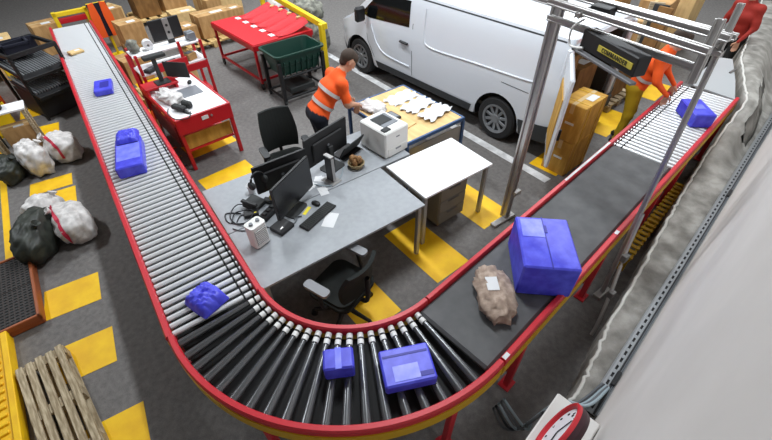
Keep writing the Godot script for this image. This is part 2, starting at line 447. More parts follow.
func conveyors():
	var steel := steel_roller()
	# long straight roller conveyor
	var a = thing("roller_conveyor", "long straight steel roller conveyor with red rails beside the yellow floor dashes", "conveyor", Vector3(-0.378, 0, 0.055), PI / 2 + 0.008)
	var LA := 8.25
	straight_frame(a, LA, [0.35, 1.9, 3.5, 5.1, 6.7, 8.0])
	var st := S(); box(st, Vector3(LA / 2, 0.70, 0), Vector3(LA, 0.012, HW * 2 - 0.02)); obj("gap_shade", st, M.gap_shade, a)  # added dark sheet, stands in for shade in the roller gaps
	for i in int(LA / 0.075):
		obj("roller", steel, null, a, Vector3(0.0375 + i * 0.075, DECK - 0.0215, 0))
	# bend
	var b = thing("curved_roller_conveyor", "curved roller conveyor bend with dark tapered rollers and white roller ends", "conveyor", BC, 0.0)
	var a0 := PI - 0.012                       # angle from +x towards +z
	var a1 := atan2(0.992, 0.127)
	var a2 := a1 + 0.098                       # the belt nose starts here
	for s in [-1, 1]:
		var R: float = 1.2225 + s * (HW + 0.022)
		var pts := []
		for i in 49:
			var an := lerpf(a0, a1, i / 48.0)
			pts.append(Vector3(cos(an) * R, DECK, sin(an) * R))
		if s > 0: pts.reverse()
		pts.reverse()
		st = S(); sweep(st, pts, rail_profile()); obj("rail", st, M.red, b)
		st = S(); sweep(st, pts, channel_profile()); obj("side_channel", st, M.yellow, b)
		for an in [lerpf(a0, a1, 0.37), lerpf(a0, a1, 0.84)]:
			var q := Vector3(cos(an) * (R + s * 0.008), 0, sin(an) * (R + s * 0.008))
			st = S(); box(st, Vector3(0, 0.315, 0), Vector3(0.05, 0.63, 0.05), 0.004); box(st, Vector3(0, 0.008, 0), Vector3(0.11, 0.016, 0.11)); obj("leg", st, M.red, b, q, Vector3(0, -an, 0))
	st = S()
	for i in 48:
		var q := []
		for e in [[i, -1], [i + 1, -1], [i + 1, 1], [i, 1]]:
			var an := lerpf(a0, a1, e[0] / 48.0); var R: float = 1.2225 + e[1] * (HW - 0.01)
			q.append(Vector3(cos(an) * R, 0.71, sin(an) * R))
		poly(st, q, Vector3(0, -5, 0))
	obj("gap_shade", st, M.gap_shade, b)  # dark sheet following the bend, painted shade below its rollers
	var bend := bend_roller()
	for i in 19:
		var an := lerpf(a0, a2, (i + 0.5) / 19.0)
		obj("roller", bend, null, b, Vector3(cos(an) * 0.905, DECK - 0.0235, sin(an) * 0.905), Vector3(0, PI / 2 - an, 0))
	# belt section
	var o := Vector3(1.025, 0, 1.253)
	var dB := Vector3(cos(BTURN), 0, -sin(BTURN))
	var c = thing("belt_conveyor", "flat grey belt conveyor with red rails between the bend and the scanner gate", "conveyor", o, BTURN)
	var LB := 3.13
	straight_frame(c, LB, [0.3, 1.6, 2.9])
	st = S(); box(st, Vector3(LB / 2 - 0.065, DECK - 0.03, 0), Vector3(LB + 0.12, 0.06, HW * 2 - 0.012), 0.02); obj("belt", st, M.belt, c)
	for p in [[0.03, 1], [1.72, 1]]:
		st = S(); box(st, Vector3(p[0], DECK + 0.0315, p[1] * (HW + 0.023)), Vector3(0.055, 0.003, 0.03)); obj("sticker", st, M.paper, c)
	st = S(); box(st, Vector3(LB - 0.55, DECK + 0.0315, -HW - 0.023), Vector3(1.0, 0.003, 0.024)); obj("sticker", st, M.paper, c)
	# far roller section
	var d = thing("roller_conveyor", "short steel roller conveyor with red rails beyond the grey belt", "conveyor", o + dB * LB, BTURN)
	var LD := 2.2
	straight_frame(d, LD, [0.5, 1.9])
	st = S(); box(st, Vector3(LD / 2, 0.70, 0), Vector3(LD, 0.012, HW * 2 - 0.02)); obj("gap_shade", st, M.gap_shade, d)  # same added sheet, blackens the gaps of the far rollers
	for i in int(LD / 0.075):
		obj("roller", steel, null, d, Vector3(0.0375 + i * 0.075, DECK - 0.0215, 0), Vector3(0, PI, 0))

	# plain sheet table after the rollers
	var e := thing("sheet_table", "pale grey sheet steel table after the far rollers", "table", Vector3(6.9, 0, 0.5))
	st = S(); extrude(st, PackedVector2Array([Vector2(-0.56, 0.20), Vector2(0.74, 0.38), Vector2(0.84, 0.20), Vector2(0.05, -0.16), Vector2(-0.56, -0.40)]), 0.02, Transform3D(Basis(Vector3.RIGHT, -PI / 2), Vector3(0, DECK - 0.02, 0))); obj("sheet", st, M.sheet, e)
	for p in [Vector2(-0.5, -0.14), Vector2(0.7, -0.32), Vector2(-0.5, 0.3), Vector2(0.66, -0.2)]:
		st = S(); box(st, Vector3(p.x, (DECK - 0.02) / 2, p.y), Vector3(0.05, DECK - 0.02, 0.05), 0.004); obj("leg", st, M.alu_dark, e)
	st = S(); box(st, Vector3(0.35, DECK + 0.008, 0.0), Vector3(0.2, 0.016, 0.03), 0.0); obj("handle_bar", st, M.alu_dark, e)

func profile_post(st, p0: Vector3, p1: Vector3, w: float):
	# aluminium extrusion: square core with two grooves on every side
	var d := p1 - p0; var L := d.length(); d = d.normalized()
	var f := frame_of(d)
	var t := Transform3D(Basis(f[0], d, f[0].cross(d)), (p0 + p1) / 2)
	box(st, Vector3.ZERO, Vector3(w * 0.7, L, w * 0.7), 0.0, t)
	for sx in [-1, 1]:
		for sz in [-1, 1]:
			box(st, Vector3(sx * w * 0.36, 0, sz * w * 0.36), Vector3(w * 0.28, L, w * 0.28), 0.003, t)
func scanner_gate():
	var g = thing("scanner_gate", "silver aluminium profile gate standing astride the belt conveyor", "gate", Vector3(2.92, 0, 0.14))
	var lp := func(v): return v - Vector3(2.92, 0, 0.14)
	for p in [[Vector3(2.92, 0.03, 0.14), Vector3(2.92, 2.66, 0.14), 0.085], [Vector3(2.85, 0.03, 1.50), Vector3(3.05, 2.62, 1.30), 0.036]]:
		var sp := S(); profile_post(sp, lp.call(p[0]), lp.call(p[1]), p[2]); obj("post", sp, M.alu, g)
	var st := S(); box(st, Vector3(-0.06, 0.018, 0.03), Vector3(0.36, 0.035, 0.075), 0.004); obj("foot", st, M.alu, g)
	st = S(); box(st, Vector3(-0.07, 0.018, 1.36), Vector3(0.2, 0.035, 0.075), 0.004); obj("foot", st, M.alu, g)
	for b in [[Vector3(3.06, 2.44, -0.3), Vector3(2.98, 2.44, 1.36), 0.05], [Vector3(3.06, 2.34, -0.3), Vector3(2.98, 2.34, 1.36), 0.04], [Vector3(2.83, 2.42, 0.1), Vector3(2.72, 2.42, 1.36), 0.05], [Vector3(2.87, 2.29, 0.1), Vector3(2.78, 2.29, 1.34), 0.045], [Vector3(3.22, 2.40, -0.3), Vector3(3.17, 2.40, 1.34), 0.045]]:
		st = S(); profile_post(st, lp.call(b[0]), lp.call(b[1]), b[2]); obj("beam", st, M.alu, g)
	for z in [0.42, 1.30]:
		st = S(); profile_post(st, lp.call(Vector3(2.74, 2.40, z)), lp.call(Vector3(3.2, 2.40, z - 0.02)), 0.045); obj("cross_beam", st, M.alu, g)
	st = S(); profile_post(st, lp.call(Vector3(2.76, 2.2, 1.34)), lp.call(Vector3(2.80, 2.58, 1.31)), 0.05); obj("stub_post", st, M.alu, g)
	st = S(); box(st, lp.call(Vector3(2.95, 2.40, 0.50)), Vector3(0.1, 0.1, 0.16), 0.006); obj("sensor", st, M.black, g)
	st = S(); box(st, lp.call(Vector3(2.95, 0.42, 0.20)), Vector3(0.10, 0.05, 0.05), 0.004); obj("bracket", st, M.alu, g)
	# wide black scanner head with a yellow name plate
	var h = thing("barcode_scanner", "wide black scanner box with yellow name plate under the silver gate beams", "scanner", Vector3(2.69, 2.175, 0.79), -0.36)
	st = S(); box(st, Vector3(0.05, 0.068, -0.03), Vector3(0.11, 0.135, 0.6), 0.008); obj("housing", st, M.black, h)
	st = S(); box(st, Vector3(-0.02, -0.02, -0.02), Vector3(0.05, 0.02, 0.68), 0.004); obj("glass_tray", st, M.grey_steel, h)
	var pl: MeshInstance3D
	st = S(); box(st, Vector3(-0.008, 0.066, 0.06), Vector3(0.006, 0.042, 0.36), 0.0); pl = obj("name_plate", st, M.label_yellow, h)
	var tm := TextMesh.new(); tm.text = "COMMANDER"; tm.font_size = 16; tm.pixel_size = 0.0026; tm.depth = 0.002
	var sf := SystemFont.new(); sf.font_names = PackedStringArray(["Droid Sans"]); sf.font_weight = 700; tm.font = sf
	obj("lettering", tm, M.black, pl, Vector3(-0.012, 0.066, 0.06), Vector3(0, -PI / 2, 0))
	st = S(); path(st, curve([Vector3(-0.02, 0.2, -0.34), Vector3(-0.06, 0.12, -0.4), Vector3(-0.05, 0.0, -0.38), Vector3(-0.03, 0.02, -0.25)]), 0.009); obj("cable", st, M.white_plastic, h)

# ------------------------------------------------------------------ parcels
func parcel(at: Vector3, size: Vector3, turn: float, label: String, m: Material, tapes: Array, bev = 0.012):
	var p = thing("parcel", label, "parcel", at, turn, "blue wrapped parcels on the conveyors")
	var st := S(); box(st, Vector3(0, size.y / 2, 0), size, bev); obj("body", st, m, p)
	for k in tapes:
		st = S(); box(st, Vector3(k[0] * size.x, size.y + 0.001, k[1] * size.z), Vector3(k[2] * size.x, 0.004, k[3] * size.z)); obj(k[4], st, k[5], p)
	return p
func soft_parcel(at: Vector3, size: Vector3, turn: float, label: String, m: Material, seed_: int):
	# a stuffed mailer: rounded rectangle in plan, thick in the middle, thin crimped ends, wrinkled
	var p = thing("parcel", label, "parcel", at, turn, "blue wrapped parcels on the conveyors")
	var n := FastNoiseLite.new(); n.seed = seed_; n.frequency = 7.0; n.fractal_octaves = 3
	var st := S(); st.set_smooth_group(0)
	var N := 18
	for sd in [0, 1]:
		var g := []
		for j in N + 1:
			var row := []
			for i in N + 1:
				var u := -1.0 + 2.0 * i / N; var v := -1.0 + 2.0 * j / N
				var e := pow((1.0 - pow(absf(u), 5.0)) * (1.0 - pow(absf(v), 5.0)), 0.6)
				var y: float = 0.006 if sd == 0 else 0.008 + (size.y - 0.01) * e * (1.0 + 0.35 * n.get_noise_2d(u * 0.5, v * 0.5))
				if sd == 0: y = 0.0
				row.append(Vector3(u * size.x / 2 * (1.0 - 0.05 * v * v), y, v * size.z / 2 * (1.0 - 0.05 * u * u)))
			g.append(row)
		for j in N:
			for i in N:
				var q := [g[j][i], g[j][i + 1], g[j + 1][i + 1], g[j + 1][i]]
				var nn: Vector3 = (q[0] - q[2]).cross(q[0] - q[1])
				if (nn.y < 0) == (sd == 1): q.reverse()
				for k in [0, 1, 2, 0, 2, 3]: st.add_vertex(q[k])
	st.generate_normals()
	obj("body", st, m, p)
	var s2 := S(); box(s2, Vector3(0, 0.006, size.z * 0.47), Vector3(size.x * 0.9, 0.008, size.z * 0.08), 0.002); obj("crimped_end", s2, M.parcel_dark, p)
	return p
func parcels():
	var top := DECK + 0.001
	parcel(Vector3(-0.40, top, -4.64), Vector3(0.23, 0.08, 0.40), -0.15, "small blue parcel farthest up the long roller conveyor", M.parcel_blue, [[0.1, 0.0, 0.5, 0.5, "address_label", M.parcel_dark]])
	parcel(Vector3(-0.455, top, -2.48), Vector3(0.27, 0.13, 0.64), -0.17, "long blue parcel lying flat on the straight roller conveyor under a smaller one", M.parcel_blue, [[0, 0.0, 0.86, 0.55, "address_label", M.parcel_pale]])
	var q = soft_parcel(Vector3(-0.40, top + 0.133, -2.77), Vector3(0.24, 0.07, 0.27), -0.22, "small soft blue pouch lying on top of the long blue parcel", M.parcel_blue, 5)
	soft_parcel(Vector3(-0.40, top, -0.10), Vector3(0.24, 0.11, 0.26), 0.35, "crumpled blue bag parcel at the end of the straight rollers", M.parcel_blue, 8)
	parcel(Vector3(0.15, top, 0.98), Vector3(0.2, 0.14, 0.15), -0.5, "small cube shaped blue parcel on the bend rollers", M.parcel_blue, [[0, 0, 0.2, 1.0, "tape", M.parcel_pale]])
	parcel(Vector3(0.50, top, 1.265), Vector3(0.34, 0.1, 0.26), -0.42, "flat blue parcel with folded flap and label on the bend rollers", M.parcel_blue, [[-0.05, 0.2, 0.5, 0.4, "address_label", M.parcel_pale], [0.33, 0.32, 0.26, 0.12, "flap", M.parcel_dark], [0.0, -0.28, 0.9, 0.06, "seam", M.parcel_dark]])
	var big = parcel(Vector3(1.90, top, 1.21), Vector3(0.41, 0.33, 0.54), -0.74, "largest blue parcel box standing on the grey belt", M.parcel_blue, [])
	var st := S(); box(st, Vector3(-0.09, 0.331, -0.14), Vector3(0.17, 0.004, 0.2)); obj("address_label", st, M.parcel_pale, big)
	st = S(); box(st, Vector3(0.01, 0.332, -0.13), Vector3(0.02, 0.006, 0.08)); obj("handle_slot", st, M.parcel_dark, big)
	st = S(); box(st, Vector3(0.0, 0.331, 0.0), Vector3(0.008, 0.004, 0.54)); obj("flap_seam", st, M.parcel_dark, big)
	parcel(Vector3(5.36, top, 0.81), Vector3(0.24, 0.17, 0.42), -0.72, "blue parcel on the far rollers beside the grey concrete ledge", M.parcel_blue, [[0, 0, 0.5, 0.3, "address_label", M.parcel_pale]])
	# brown crumpled paper parcel in front of the large blue one
	var k = thing("paper_parcel", "crumpled brown paper parcel beside the largest blue box on the belt", "parcel", Vector3(1.40, top, 1.20), -0.6)
	obj("body", blob(Vector3(0, 0.06, 0), Vector3(0.14, 0.07, 0.25), 31, 0.16, 2.6, 0.0, 30, 16), M.kraft, k)
	st = S(); box(st, Vector3(-0.02, 0.126, -0.05), Vector3(0.09, 0.006, 0.12), 0.0, Transform3D(Basis(Vector3.RIGHT, 0.06), Vector3.ZERO)); obj("address_label", st, M.paper, k)

# ------------------------------------------------------------------ desks
func desk(called, label, x0, x1, z0, z1, h, top, legm, panel):
	var c := Vector3((x0 + x1) / 2, 0, (z0 + z1) / 2)
	var t = thing(called, label, "desk", c)
	var w: float = x1 - x0; var d: float = z1 - z0
	var st := S(); box(st, Vector3(0, h - 0.0125, 0), Vector3(w, 0.025, d), 0.003); obj("desktop", st, top, t)
	for sx in [-1, 1]:
		for sz in [-1, 1]:
			st = S(); box(st, Vector3(sx * (w / 2 - 0.04), (h - 0.025) / 2, sz * (d / 2 - 0.05)), Vector3(0.045, h - 0.025, 0.045), 0.004); obj("leg", st, legm, t)
		st = S(); box(st, Vector3(sx * (w / 2 - 0.04), h - 0.055, 0), Vector3(0.035, 0.05, d - 0.15)); obj("side_rail", st, legm, t)
	st = S(); box(st, Vector3(0, h - 0.055, -d / 2 + 0.06), Vector3(w - 0.12, 0.05, 0.03)); obj("cross_rail", st, legm, t)
	if panel: st = S(); box(st, Vector3(0, 0.46, -d / 2 + 0.04), Vector3(w - 0.12, 0.4, 0.018)); obj("modesty_panel", st, M.pedestal, t)
	return t
func desks():
	desk("office_desk", "grey office desk in front of the black armchair with heater and keyboard on it", 0.0, 1.73, -0.775, 0.0, 0.74, M.desk_grey, M.leg_grey, true)
	desk("office_desk", "grey office desk behind with monitors and printer on it", 0.0, 2.16, -1.56, -0.783, 0.74, M.desk_grey, M.leg_grey, false)
	desk("side_table", "bright white table with thin legs beside the grey desk", 1.80, 2.78, -0.76, -0.08, 0.735, M.table_white, M.leg_grey, false)
	# drawer pedestal under the white table
	var p = thing("drawer_pedestal", "grey brown drawer pedestal on casters under the white table", "cabinet", Vector3(2.32, 0, -0.45), 0.03)
	var st := S(); box(st, Vector3(0, 0.33, 0), Vector3(0.42, 0.54, 0.5), 0.006); obj("body", st, M.pedestal, p)
	st = S(); box(st, Vector3(0, 0.606, 0), Vector3(0.44, 0.02, 0.52), 0.004); obj("top", st, M.pedestal, p)
	for i in 3:
		st = S(); box(st, Vector3(0, 0.16 + i * 0.17, 0.256), Vector3(0.4, 0.16, 0.014), 0.003)
		var d = obj("drawer", st, M.pedestal, p)
		st = S(); box(st, Vector3(0, 0.225 + i * 0.17, 0.27), Vector3(0.16, 0.012, 0.016)); obj("handle", st, M.grey_steel, d)
	for sx in [-1, 1]:
		for sz in [-1, 1]:
			st = S(); tube(st, Vector3(sx * 0.16 - 0.012, 0.03, sz * 0.19), Vector3(sx * 0.16 + 0.012, 0.03, sz * 0.19), 0.03, -1, 12); obj("caster", st, M.black, p)

func monitor(label, c: Vector3, turn: float, w: float, h: float, stand_y: float, pitch: float, back: bool):
	# screen faces local +z; c is the foot on the desk
	var t = thing("monitor", label, "monitor", c, turn, "")
	var tilt := Transform3D(Basis(Vector3.RIGHT, pitch), Vector3(0, stand_y + h / 2, 0.02))
	var st := S(); extrude(st, rrect(w, h, 0.012), 0.022, tilt.translated_local(Vector3(0, 0, -0.011))); box(st, Vector3(0, -0.02, -0.022), Vector3(w * 0.7, h * 0.62, 0.026), 0.01, tilt); obj("casing", st, M.black, t)
	st = S(); box(st, Vector3(0, 0, 0.0125), Vector3(w - 0.02, h - 0.02, 0.002), 0.0, tilt); obj("screen", st, M.screen, t)
	st = S(); box(st, Vector3(0, (stand_y + h * 0.45) / 2, -0.045), Vector3(0.06, stand_y + h * 0.45, 0.022), 0.005); obj("stand_column", st, M.charcoal, t)
	st = S(); extrude(st, rrect(0.24, 0.19, 0.03), 0.012, Transform3D(Basis(Vector3.RIGHT, -PI / 2), Vector3(0, 0.0, -0.03))); obj("stand_foot", st, M.charcoal, t)
	if back: st = S(); tube(st, Vector3(0, -0.01, -0.036) + tilt.origin, Vector3(0, -0.01, -0.034) + tilt.origin, 0.016, -1, 14); obj("badge", st, M.grey_plastic, t)
	return t
func desk_things():
	var H := 0.7405
	monitor("black monitor with headset hung on its corner seen from the back", Vector3(0.70, H, -0.98), PI + 0.0, 0.56, 0.32, 0.12, -0.05, true)
	monitor("black monitor seen from the back beside the silver stand", Vector3(1.30, H, -1.13), PI + 0.28, 0.62, 0.36, 0.12, -0.05, true)
	monitor("black monitor standing closest to the black card terminal", Vector3(0.66, H, -0.70), 0.52, 0.58, 0.36, 0.11, -0.02, false)
	# laptop-like dark display lying beside the printer
	var lp = thing("tablet_stand", "dark tilted display on a low stand beside the printer", "display", Vector3(1.60, H, -1.22), PI + 0.35)
	var st := S(); box(st, Vector3(0, 0.1, 0), Vector3(0.36, 0.2, 0.015), 0.004, Transform3D(Basis(Vector3.RIGHT, -0.5), Vector3(0, 0.02, 0))); obj("display", st, M.charcoal, lp)
	st = S(); box(st, Vector3(0, 0.01, 0.03), Vector3(0.3, 0.02, 0.2), 0.004); obj("stand", st, M.black, lp)
	# silver upright stand
	var ss = thing("phone_dock", "upright silver and black dock between the monitors", "dock", Vector3(1.18, H, -0.90), 0.25)
	st = S(); box(st, Vector3(0, 0.16, 0), Vector3(0.045, 0.30, 0.10), 0.006); obj("body", st, M.black, ss)
	st = S(); box(st, Vector3(0, 0.315, 0), Vector3(0.05, 0.014, 0.11), 0.004); box(st, Vector3(0.0, 0.16, 0.052), Vector3(0.035, 0.28, 0.006)); obj("trim", st, M.alu, ss)
	st = S(); box(st, Vector3(0, 0.006, 0), Vector3(0.14, 0.012, 0.18), 0.004); obj("foot", st, M.alu, ss)
	# basket with brown figures
	var bk = thing("basket", "small round wicker basket holding brown ornaments on the grey desk", "basket", Vector3(1.53, H, -0.95))
	st = S(); lathe(st, [Vector2(0, 0), Vector2(0.065, 0), Vector2(0.09, 0.04), Vector2(0.095, 0.06), Vector2(0.085, 0.06), Vector2(0.075, 0.03), Vector2(0, 0.012)], 22); obj("bowl", st, M.basket, bk)
	for i in 5:
		var a := TAU * i / 5
		obj("ornament", blob(Vector3(cos(a) * 0.04, 0.075 + (i % 2) * 0.03, sin(a) * 0.04), Vector3(0.034, 0.045, 0.034), 50 + i, 0.2, 2.5, -1.0, 12, 8), M.figurine, bk)
	# fan heater
	var fh = thing("fan_heater", "small white fan heater with two knobs on top on the grey desk", "heater", Vector3(0.20, H, -0.50), 0.30)
	st = S(); extrude(st, rrect(0.16, 0.12, 0.03), 0.235, Transform3D(Basis(Vector3.RIGHT, -PI / 2), Vector3(0, 0.012, 0))); obj("body", st, M.white_plastic, fh)
	st = S(); box(st, Vector3(0, 0.006, 0), Vector3(0.13, 0.012, 0.1)); obj("foot", st, M.black, fh)
	st = S(); box(st, Vector3(0, 0.125, 0.061), Vector3(0.12, 0.17, 0.004)); obj("grille_frame", st, M.grey_plastic, fh)
	for i in 9: st = S(); box(st, Vector3(0, 0.05 + i * 0.019, 0.064), Vector3(0.116, 0.009, 0.006)); obj("grille_slat", st, M.white_plastic, fh)
	for s in [-1, 1]:
		st = S(); tube(st, Vector3(s * 0.036, 0.247, 0), Vector3(s * 0.036, 0.266, 0), 0.019, 0.016, 14); obj("knob", st, M.grey_plastic, fh)
	# black card terminal box
	var ct = thing("card_terminal", "flat black box with a silver switch beside the white heater", "device", Vector3(0.44, H, -0.55), 0.35)
	st = S(); box(st, Vector3(0, 0.022, 0), Vector3(0.17, 0.044, 0.16), 0.006); obj("body", st, M.black, ct)
	st = S(); box(st, Vector3(-0.03, 0.0455, 0.035), Vector3(0.035, 0.003, 0.018)); obj("switch_plate", st, M.alu, ct)
	# keyboard
	var kb = thing("keyboard", "slim black keyboard lying over a white sheet on the grey desk", "keyboard", Vector3(0.79, H, -0.49), 0.36)
	st = S(); box(st, Vector3(0, 0.010, 0), Vector3(0.42, 0.018, 0.12), 0.005); obj("base", st, M.black, kb)
	var key := one_box(Vector3(0.021, 0.006, 0.018), 0.0015)
	for r in 5:
		for i in 17: obj("key", key, M.charcoal, kb, Vector3(-0.19 + i * 0.0237, 0.021, -0.044 + r * 0.022))
	var ps = thing("paper_sheet", "white paper sheet beside the black keyboard", "paper", Vector3(0.86, H - 0.0015, -0.38), 0.75)
	st = S(); box(st, Vector3(0, 0.001, 0), Vector3(0.20, 0.0016, 0.12)); obj("sheet", st, M.paper, ps)
	var nt = thing("sticky_note", "yellow sticky note above the black keyboard", "paper", Vector3(0.74, H - 0.0015, -0.63), 0.6)
	st = S(); box(st, Vector3(0, 0.002, 0), Vector3(0.12, 0.004, 0.035)); obj("sheet", st, M.note, nt)
	var ms = thing("computer_mouse", "small black computer mouse on the grey desk", "mouse", Vector3(0.86, H, -0.66), 0.4)
	obj("shell", blob(Vector3(0, 0.012, 0), Vector3(0.03, 0.024, 0.05), 61, 0.02, 1.0, 0.0, 18, 10), M.black, ms)
	st = S(); box(st, Vector3(0, 0.034, -0.025), Vector3(0.006, 0.006, 0.016)); obj("wheel", st, M.grey_plastic, ms)
	# headset on the monitor corner
	var hs = thing("headset", "black over-ear headset hung on the monitor corner", "headset", Vector3(0.44, 1.06, -0.95), 0.3)
	var arc := []
	for i in 13: arc.append(Vector3(cos(PI * i / 12.0) * 0.075, sin(PI * i / 12.0) * 0.09, 0))
	st = S(); path(st, arc, 0.011, 8); obj("headband", st, M.black, hs)
	for s in [-1, 1]:
		st = S(); lathe(st, [Vector2(0, -0.022), Vector2(0.03, -0.022), Vector2(0.042, -0.01), Vector2(0.042, 0.01), Vector2(0.03, 0.022), Vector2(0, 0.022)], 18, Transform3D(Basis(Vector3.BACK, PI / 2), Vector3(s * 0.075, -0.02, 0))); obj("ear_cup", st, M.charcoal, hs)
	var tp = thing("tape_roll", "white tape roll lying among cables behind the near monitor", "tape roll", Vector3(0.64, H, -0.88))
	st = S(); lathe(st, [Vector2(0.035, 0), Vector2(0.068, 0), Vector2(0.068, 0.06), Vector2(0.035, 0.06), Vector2(0.035, 0)], 24); obj("ring", st, M.white_plastic, tp)
	var cp = thing("cup", "white paper cup among cables beside the headset", "cup", Vector3(0.42, H, -1.22))
	st = S(); lathe(st, [Vector2(0, 0), Vector2(0.032, 0), Vector2(0.042, 0.1), Vector2(0.044, 0.1), Vector2(0.04, 0.096), Vector2(0.03, 0.006), Vector2(0, 0.006)], 18); obj("body", st, M.paper, cp)
	var ph = thing("desk_phone", "black desk telephone with handset among the cables", "telephone", Vector3(0.36, H, -1.02), 0.5)
	st = S(); box(st, Vector3(0, 0.03, 0), Vector3(0.17, 0.05, 0.17), 0.008, Transform3D(Basis(Vector3.RIGHT, 0.15), Vector3.ZERO)); obj("base", st, M.charcoal, ph)
	st = S(); box(st, Vector3(-0.06, 0.075, 0), Vector3(0.045, 0.03, 0.19), 0.01); obj("handset", st, M.black, ph)
	var pu = thing("power_strip", "black power adapter block behind the near monitor", "adapter", Vector3(0.42, H, -0.80), 0.5)
	st = S(); box(st, Vector3(0, 0.025, 0), Vector3(0.2, 0.05, 0.09), 0.006); obj("body", st, M.black, pu)
	for i in 3: st = S(); box(st, Vector3(-0.06 + i * 0.06, 0.06, 0), Vector3(0.035, 0.022, 0.04), 0.004); obj("plug", st, M.charcoal, pu)
	var dk = thing("docking_station", "small black docking box with a green light beside the desk telephone", "device", Vector3(0.28, H, -0.90), -0.3)
	st = S(); box(st, Vector3(0, 0.02, 0), Vector3(0.14, 0.04, 0.09), 0.006); obj("body", st, M.black, dk)
	st = S(); box(st, Vector3(0.04, 0.0405, 0.02), Vector3(0.02, 0.002, 0.012)); obj("light_window", st, M.note, dk)
	var tb = thing("tape_dispenser", "dark tape dispenser with a yellow roll behind the near monitor", "dispenser", Vector3(0.52, H, -0.95), 0.7)
	st = S(); box(st, Vector3(0, 0.02, 0), Vector3(0.07, 0.04, 0.18), 0.008); box(st, Vector3(0, 0.06, 0.03), Vector3(0.02, 0.09, 0.03), 0.004); obj("base", st, M.charcoal, tb)
	st = S(); lathe(st, [Vector2(0.018, -0.02), Vector2(0.04, -0.02), Vector2(0.04, 0.02), Vector2(0.018, 0.02), Vector2(0.018, -0.02)], 18, Transform3D(Basis(Vector3.BACK, PI / 2), Vector3(0, 0.08, 0.03))); obj("tape_reel", st, M.label_yellow, tb)
	for i in 3:
		var pt = thing("paper_sheet", ["white note sheet lying behind the near monitor", "crumpled receipt strip beside the silver dock", "white form lying at the foot of the silver dock"][i], "paper", [Vector3(0.95, H, -0.95), Vector3(1.02, H, -0.80), Vector3(1.10, H, -0.99)][i], 0.4 + i)
		st = S(); box(st, Vector3(0, 0.0012, 0), Vector3(0.14, 0.0016, 0.09)); box(st, Vector3(0.02, 0.003, 0.02), Vector3(0.08, 0.0016, 0.07), 0.0, Transform3D(Basis(UP, 0.4), Vector3.ZERO)); obj("sheet", st, M.paper, pt)
	# loose cables
	var cab := [["black looped cable hanging in rings on the desk corner", [Vector3(0.36, 0.76, -0.95), Vector3(0.22, 0.78, -1.08), Vector3(0.1, 0.75, -1.0), Vector3(0.12, 0.75, -0.84), Vector3(0.24, 0.76, -0.78), Vector3(0.33, 0.75, -0.9)], M.cable], ["black cable running to the power adapter block", [Vector3(0.12, 0.745, -0.88), Vector3(0.2, 0.747, -0.95), Vector3(0.3, 0.747, -0.84), Vector3(0.45, 0.79, -0.8)], M.cable], ["grey cable curled beneath the near monitor", [Vector3(0.5, 0.747, -0.68), Vector3(0.62, 0.75, -0.76), Vector3(0.72, 0.747, -0.78), Vector3(0.66, 0.747, -0.66), Vector3(0.58, 0.747, -0.58)], M.cable_grey], ["grey cable lying between card terminal and keyboard", [Vector3(0.5, 0.747, -0.52), Vector3(0.58, 0.747, -0.55), Vector3(0.64, 0.747, -0.62), Vector3(0.72, 0.747, -0.68)], M.cable_grey], ["pale cable curled beside the silver dock", [Vector3(1.0, 0.747, -0.95), Vector3(1.05, 0.76, -0.86), Vector3(1.15, 0.747, -0.82), Vector3(1.3, 0.747, -0.9), Vector3(1.4, 0.747, -1.02)], M.cable_pale], ["black thin cable looping twice around the docking box", [Vector3(0.2, 0.747, -0.98), Vector3(0.08, 0.747, -1.06), Vector3(0.06, 0.747, -0.92), Vector3(0.2, 0.75, -0.82), Vector3(0.3, 0.79, -0.9), Vector3(0.16, 0.76, -1.0), Vector3(0.08, 0.747, -0.9)], M.cable], ["grey thin cable trailing past the fan heater", [Vector3(0.34, 0.747, -0.72), Vector3(0.22, 0.747, -0.70), Vector3(0.12, 0.747, -0.74), Vector3(0.06, 0.747, -0.82)], M.cable_grey], ["black cable between keyboard and near monitor foot", [Vector3(0.66, 0.752, -0.58), Vector3(0.6, 0.747, -0.62), Vector3(0.56, 0.747, -0.72), Vector3(0.62, 0.747, -0.84)], M.cable], ["black cable sagging behind the card terminal", [Vector3(0.34, 0.747, -0.63), Vector3(0.28, 0.747, -0.72), Vector3(0.36, 0.747, -0.76), Vector3(0.44, 0.79, -0.78)], M.cable]]
	for c in cab:
		st = S(); path(st, curve(c[1], 8), 0.006, 6)
		tag(obj("cable", st, c[2]), c[0], "cable", "cables on the desks")
	# multifunction printer
	var pr = thing("printer", "boxy white laser printer with dark top tray on the desk", "printer", Vector3(2.02, H, -1.10), 0.12)
	st = S(); box(st, Vector3(0, 0.16, 0), Vector3(0.36, 0.32, 0.44), 0.014); obj("body", st, M.white_plastic, pr)
	st = S(); box(st, Vector3(0.02, 0.324, -0.03), Vector3(0.22, 0.012, 0.24), 0.004, Transform3D(Basis(Vector3.RIGHT, 0.04), Vector3.ZERO)); obj("output_tray", st, M.grey_plastic, pr)
	st = S(); box(st, Vector3(-0.11, 0.328, 0.15), Vector3(0.1, 0.014, 0.07), 0.003); obj("control_panel", st, M.charcoal, pr)
	st = S(); box(st, Vector3(0.01, 0.06, 0.223), Vector3(0.3, 0.1, 0.008), 0.003); obj("paper_drawer", st, M.white_plastic, pr)
	st = S(); box(st, Vector3(0.01, 0.085, 0.229), Vector3(0.08, 0.018, 0.006)); obj("handle", st, M.grey_plastic, pr)
	st = S(); box(st, Vector3(0.01, 0.23, 0.222), Vector3(0.05, 0.012, 0.004)); obj("badge", st, M.grey_plastic, pr)
	st = S(); box(st, Vector3(0.0, 0.333, -0.04), Vector3(0.18, 0.004, 0.16)); obj("sheet", st, M.charcoal, pr)

